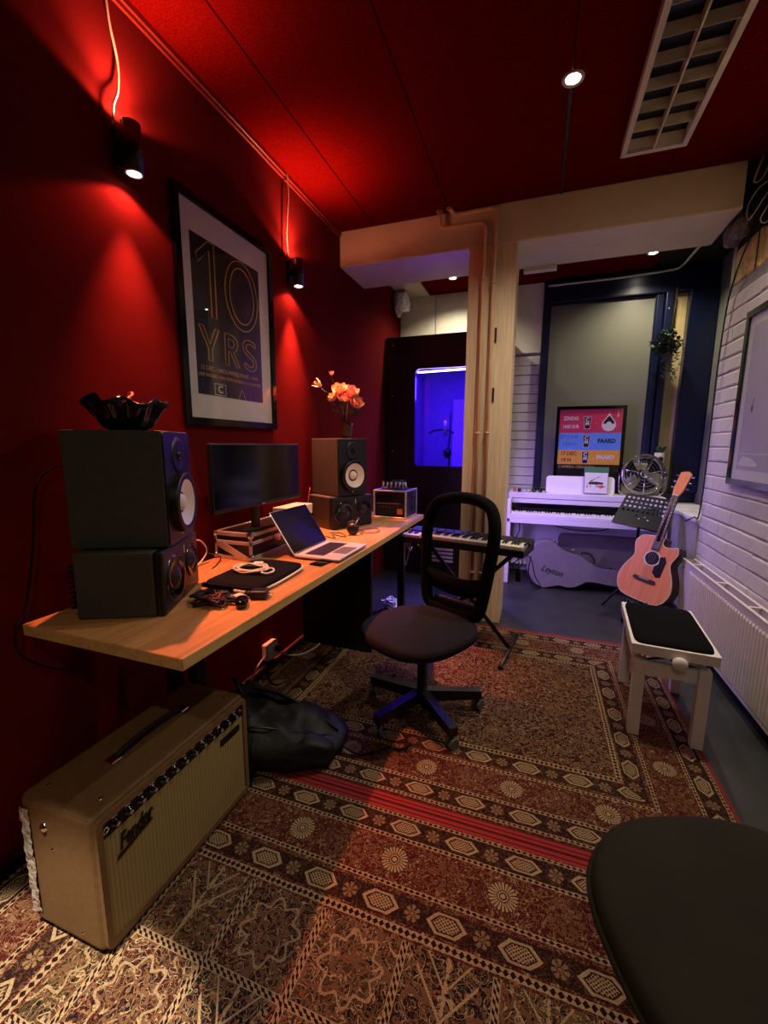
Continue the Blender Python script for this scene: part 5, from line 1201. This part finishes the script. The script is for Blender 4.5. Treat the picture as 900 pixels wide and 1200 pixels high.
# ---------------------------------------------------------------- radiator
def radiator():
    t = thing('radiator', 'white ribbed panel radiator under the block wall', 'radiator', (1.09, 2.5, .075))
    y0, y1, h = -1.2, 1.10, .475
    prof = []; y = y0+.03; n = 0
    mb = MB(); xs = []
    pitch = .0333; k = int((y1-.16-(y0+.03))/pitch)
    line = [(y0, 0)]
    for i in range(k):
        a = y0+.03+i*pitch; line += [(a, 0), (a+.006, -.006), (a+.019, -.006), (a+.025, 0)]
    line += [(y1, 0)]
    vs = []; zz = [0, .02, .035, h-.06, h-.045, h]
    for z in zz:
        for yy, dx in line: vs.append((-.04+(dx if .02 < z < h-.05 else 0), yy, z))
    L = len(line); fs = [(j*L+i, j*L+i+1, (j+1)*L+i+1, (j+1)*L+i) for j in range(len(zz)-1) for i in range(L-1)]
    mb.add(vs, fs); mb.box(-.0395, -.025, y0, y1, 0, h); mb.build('front_panel', M['radiator'], t)
    MB().bbox(.028, .040, y0, y1, 0, h, .003).build('rear_panel', M['radiator'], t)
    for a, b in ((y0, y0+.004), (y1-.004, y1)): MB().box(-.025, .028, a, b, .02, h-.005).build('side_cover', M['radiator'], t)
    MB().bbox(-.043, -.026, y0, y1, h-.004, h+.005, .003).bbox(.026, .043, y0, y1, h-.004, h+.005, .003).build('top_rail', M['radiator'], t)
    yy = y0+.02
    while yy < y1-.1:
        MB().box(-.026, .026, yy, yy+.022, h-.006, h+.002).build('grille_bar', M['radiator'], t); yy += .42
    MB().box(-.024, .027, y0+.01, y1-.01, .05, h-.05).build('convector_fins', M['steel_dark'], t)
    MB().cyl((-.043, y1-.05, h-.055), (-.040, y1-.05, h-.055), .006, n=10).build('maker_badge', M['steel_dark'], t)
    for yy in (-.9, .2, .95): MB().box(.040, .056, yy-.02, yy+.02, .06, h-.06).build('wall_bracket', M['steel_dark'], t)
    MB().tube([(0, y1+.03, -.075), (0, y1+.03, .05), (0, y1-.002, .05)], .009, 8).build('feed_pipe', M['radiator'], t)
M['radiator'] = P('white radiator enamel', (210, 200, 192), .35, var=.03)
radiator()

# ---------------------------------------------------------------- ceiling fittings
def louver():
    t = thing('louver_light', 'unlit white louvered strip light on the red ceiling', 'ceiling light', (.49, 2.29, ZC-.012))
    x0, x1, y0, y1 = -.155, .155, -.60, .60
    MB().ring(rrect(x1-x0, y1-y0, .004, 1), rrect(x1-x0-.05, y1-y0-.06, .003, 1), -.050, .0).build('frame', M['fitting'], t)
    MB().box(x0+.02, x1-.02, y0+.02, y1-.02, -.003, 0).build('reflector', M['steel_dark'], t)
    MB().box(-.004, .004, y0+.03, y1-.03, -.048, -.004).build('divider', M['fitting'], t)
    n = 9
    for k in range(n):
        y = y0+.065+k*(y1-y0-.13)/(n-1)
        MB(T(0, y, -.026) @ RX(8)).box(x0+.025, x1-.025, -.0015, .0015, -.023, .022).build('slat', M['fitting'], t)
M['fitting'] = P('white enamelled fitting', (196, 190, 176), .4, var=.04)
louver()
proto = None
for i, (x, y) in enumerate(SPOTS[:4]):
    if proto is None:
        proto = thing('ceiling_spot', 'recessed round spot in the red ceiling beside louvered light', 'ceiling light', (x, y, ZC-.0125), group='recessed ceiling spots')
        MB().lathe([(.030, -.001), (.045, -.006), (.047, -.003), (.047, .001)], 28).build('bezel', M['fitting'], proto)
        MB().lathe([(.031, -.002), (.02, -.004), (.001, -.005)], 24).build('lens', M['bulb_white'], proto)
        continue
    c = copy_tree(proto); c.location = (x, y, ZC-.0125)
    c['label'] = ['', 'recessed round spot near the dark top of block wall', 'recessed round spot before the tall navy window', 'recessed round spot above the recording booth'][i]
o = MB().tube(cr([(.01, 4.735, 2.905), (.4, 4.735, 2.906), (.70, 4.735, 2.908), (1.03, 4.735, 2.925), (1.10, 4.68, 2.93), (1.115, 4.40, 2.93), (1.10, 4.0, 2.90), (1.06, 3.78, 2.85)], n=8), .010, 8).build('cable_conduit', M['ivory_plastic']); tag(o, 'pale conduit along the window head', 'conduit')
wires = [([(1.10, 3.22, 2.97), (1.075, 3.20, 2.90), (1.06, 3.19, 2.83), (1.10, 3.20, 2.85), (1.13, 3.18, 2.95)], .0045, 'wire_white', 'thick cream cable looped in the dark gap beside beam'),
         ([(1.14, 3.10, 2.80), (1.10, 3.15, 2.72), (1.06, 3.20, 2.64), (1.055, 3.22, 2.72), (1.09, 3.2, 2.80), (1.14, 3.15, 2.82)], .003, 'wire_white', 'thin cream cable looped in the dark gap beside beam'),
         ([(1.14, 3.05, 2.72), (1.12, 3.12, 2.68), (1.10, 3.16, 2.62), (1.13, 3.16, 2.60), (1.15, 3.1, 2.66)], .003, 'wire_white', 'short cream cable above the exposed stones'),
         ([(1.12, 3.30, 2.60), (1.125, 3.45, 2.50), (1.125, 3.57, 2.30), (1.128, 3.62, 1.9), (1.132, 3.625, 1.5), (1.134, 3.63, 1.1), (1.125, 3.63, .86), (1.12, 3.70, .845), (1.09, 3.78, .80)], .005, 'wire_black', 'long black cable running down the block wall edge'),
         ([(1.135, 3.25, 2.66), (1.14, 3.26, 2.5), (1.139, 3.26, 2.40)], .004, 'wire_black', 'short black cable across the exposed stones')]
for pts, r, mt, lab in wires: lead('loose_wire', lab, pts, r, M[mt])
rnd = random.Random(8)
M['wrap_dark'] = P('grey foil insulation', (120, 112, 108), .35, .3, var=.4, scale=30, bump=1, bscale=30, bdist=.02)
o = MB(T(1.085, 3.44, 2.68)).sup((0, 0, 0), (.045, .12, .065), .8, .8, 24, 16, lambda p: p*(1+.2*math.sin(50*p.y+20*p.z)+rnd.uniform(-.06, .06))).build('insulation_wrap', M['wrap_dark'])
tag(o, 'grey foil insulation bulging beside the beam end', 'insulation')

# hanging plant in the window
def plant():
    t = thing('hanging_plant', 'trailing plant hanging on a string before the navy window', 'plant', (1.03, 4.58, 2.17))
    MB().lathe([(.001, 0), (.045, 0), (.065, .08), (.060, .08), (.001, .06)], 20).build('pot', M['black'], t)
    MB().tube([(.0, 0, .08), (.03, .01, .30), (.045, .04, .565)], .0022, 6).build('string', M['wire_black'], t)
    rnd = random.Random(6); fol = MB(); trail = MB()
    def leaf(mb, c, L, w):
        a, b = rnd.uniform(0, 2*PI), rnd.uniform(-.9, .9)
        m = T(*c) @ Matrix.Rotation(a, 4, 'Z') @ Matrix.Rotation(b, 4, 'Y'); o_ = mb.m; mb.m = m
        mb.add([(0, 0, 0), (L*.4, w, .003), (L, 0, 0), (L*.4, -w, .003), (L*.4, 0, -.004)], [(0, 4, 1), (1, 4, 2), (2, 4, 3), (3, 4, 0)]); mb.m = o_
    for k in range(420):
        u = rnd.uniform(-1, 1); a = rnd.uniform(0, 2*PI); r = math.sqrt(1-u*u)*rnd.uniform(.5, 1)
        leaf(fol, (-.01+.115*r*math.cos(a), .09*r*math.sin(a), .095+.125*u*rnd.uniform(.6, 1)), .038, .013)
    for s in range(16):
        x, y = .02+rnd.uniform(-.03, .09), rnd.uniform(-.06, .03); L = rnd.uniform(.15, .36)
        for k in range(int(L/.010)):
            z = .10-k*.010; leaf(trail, (x+.02*math.sin(k*.3+s), y, z), .026, .009)
    M['leaf_p'] = P('pale variegated leaf', (120, 128, 96), .5, var=.35, scale=60)
    tag(fol.build('foliage', M['leaf'], t), kind='stuff'); tag(trail.build('trailing_foliage', M['leaf_p'], t), kind='stuff')
plant()
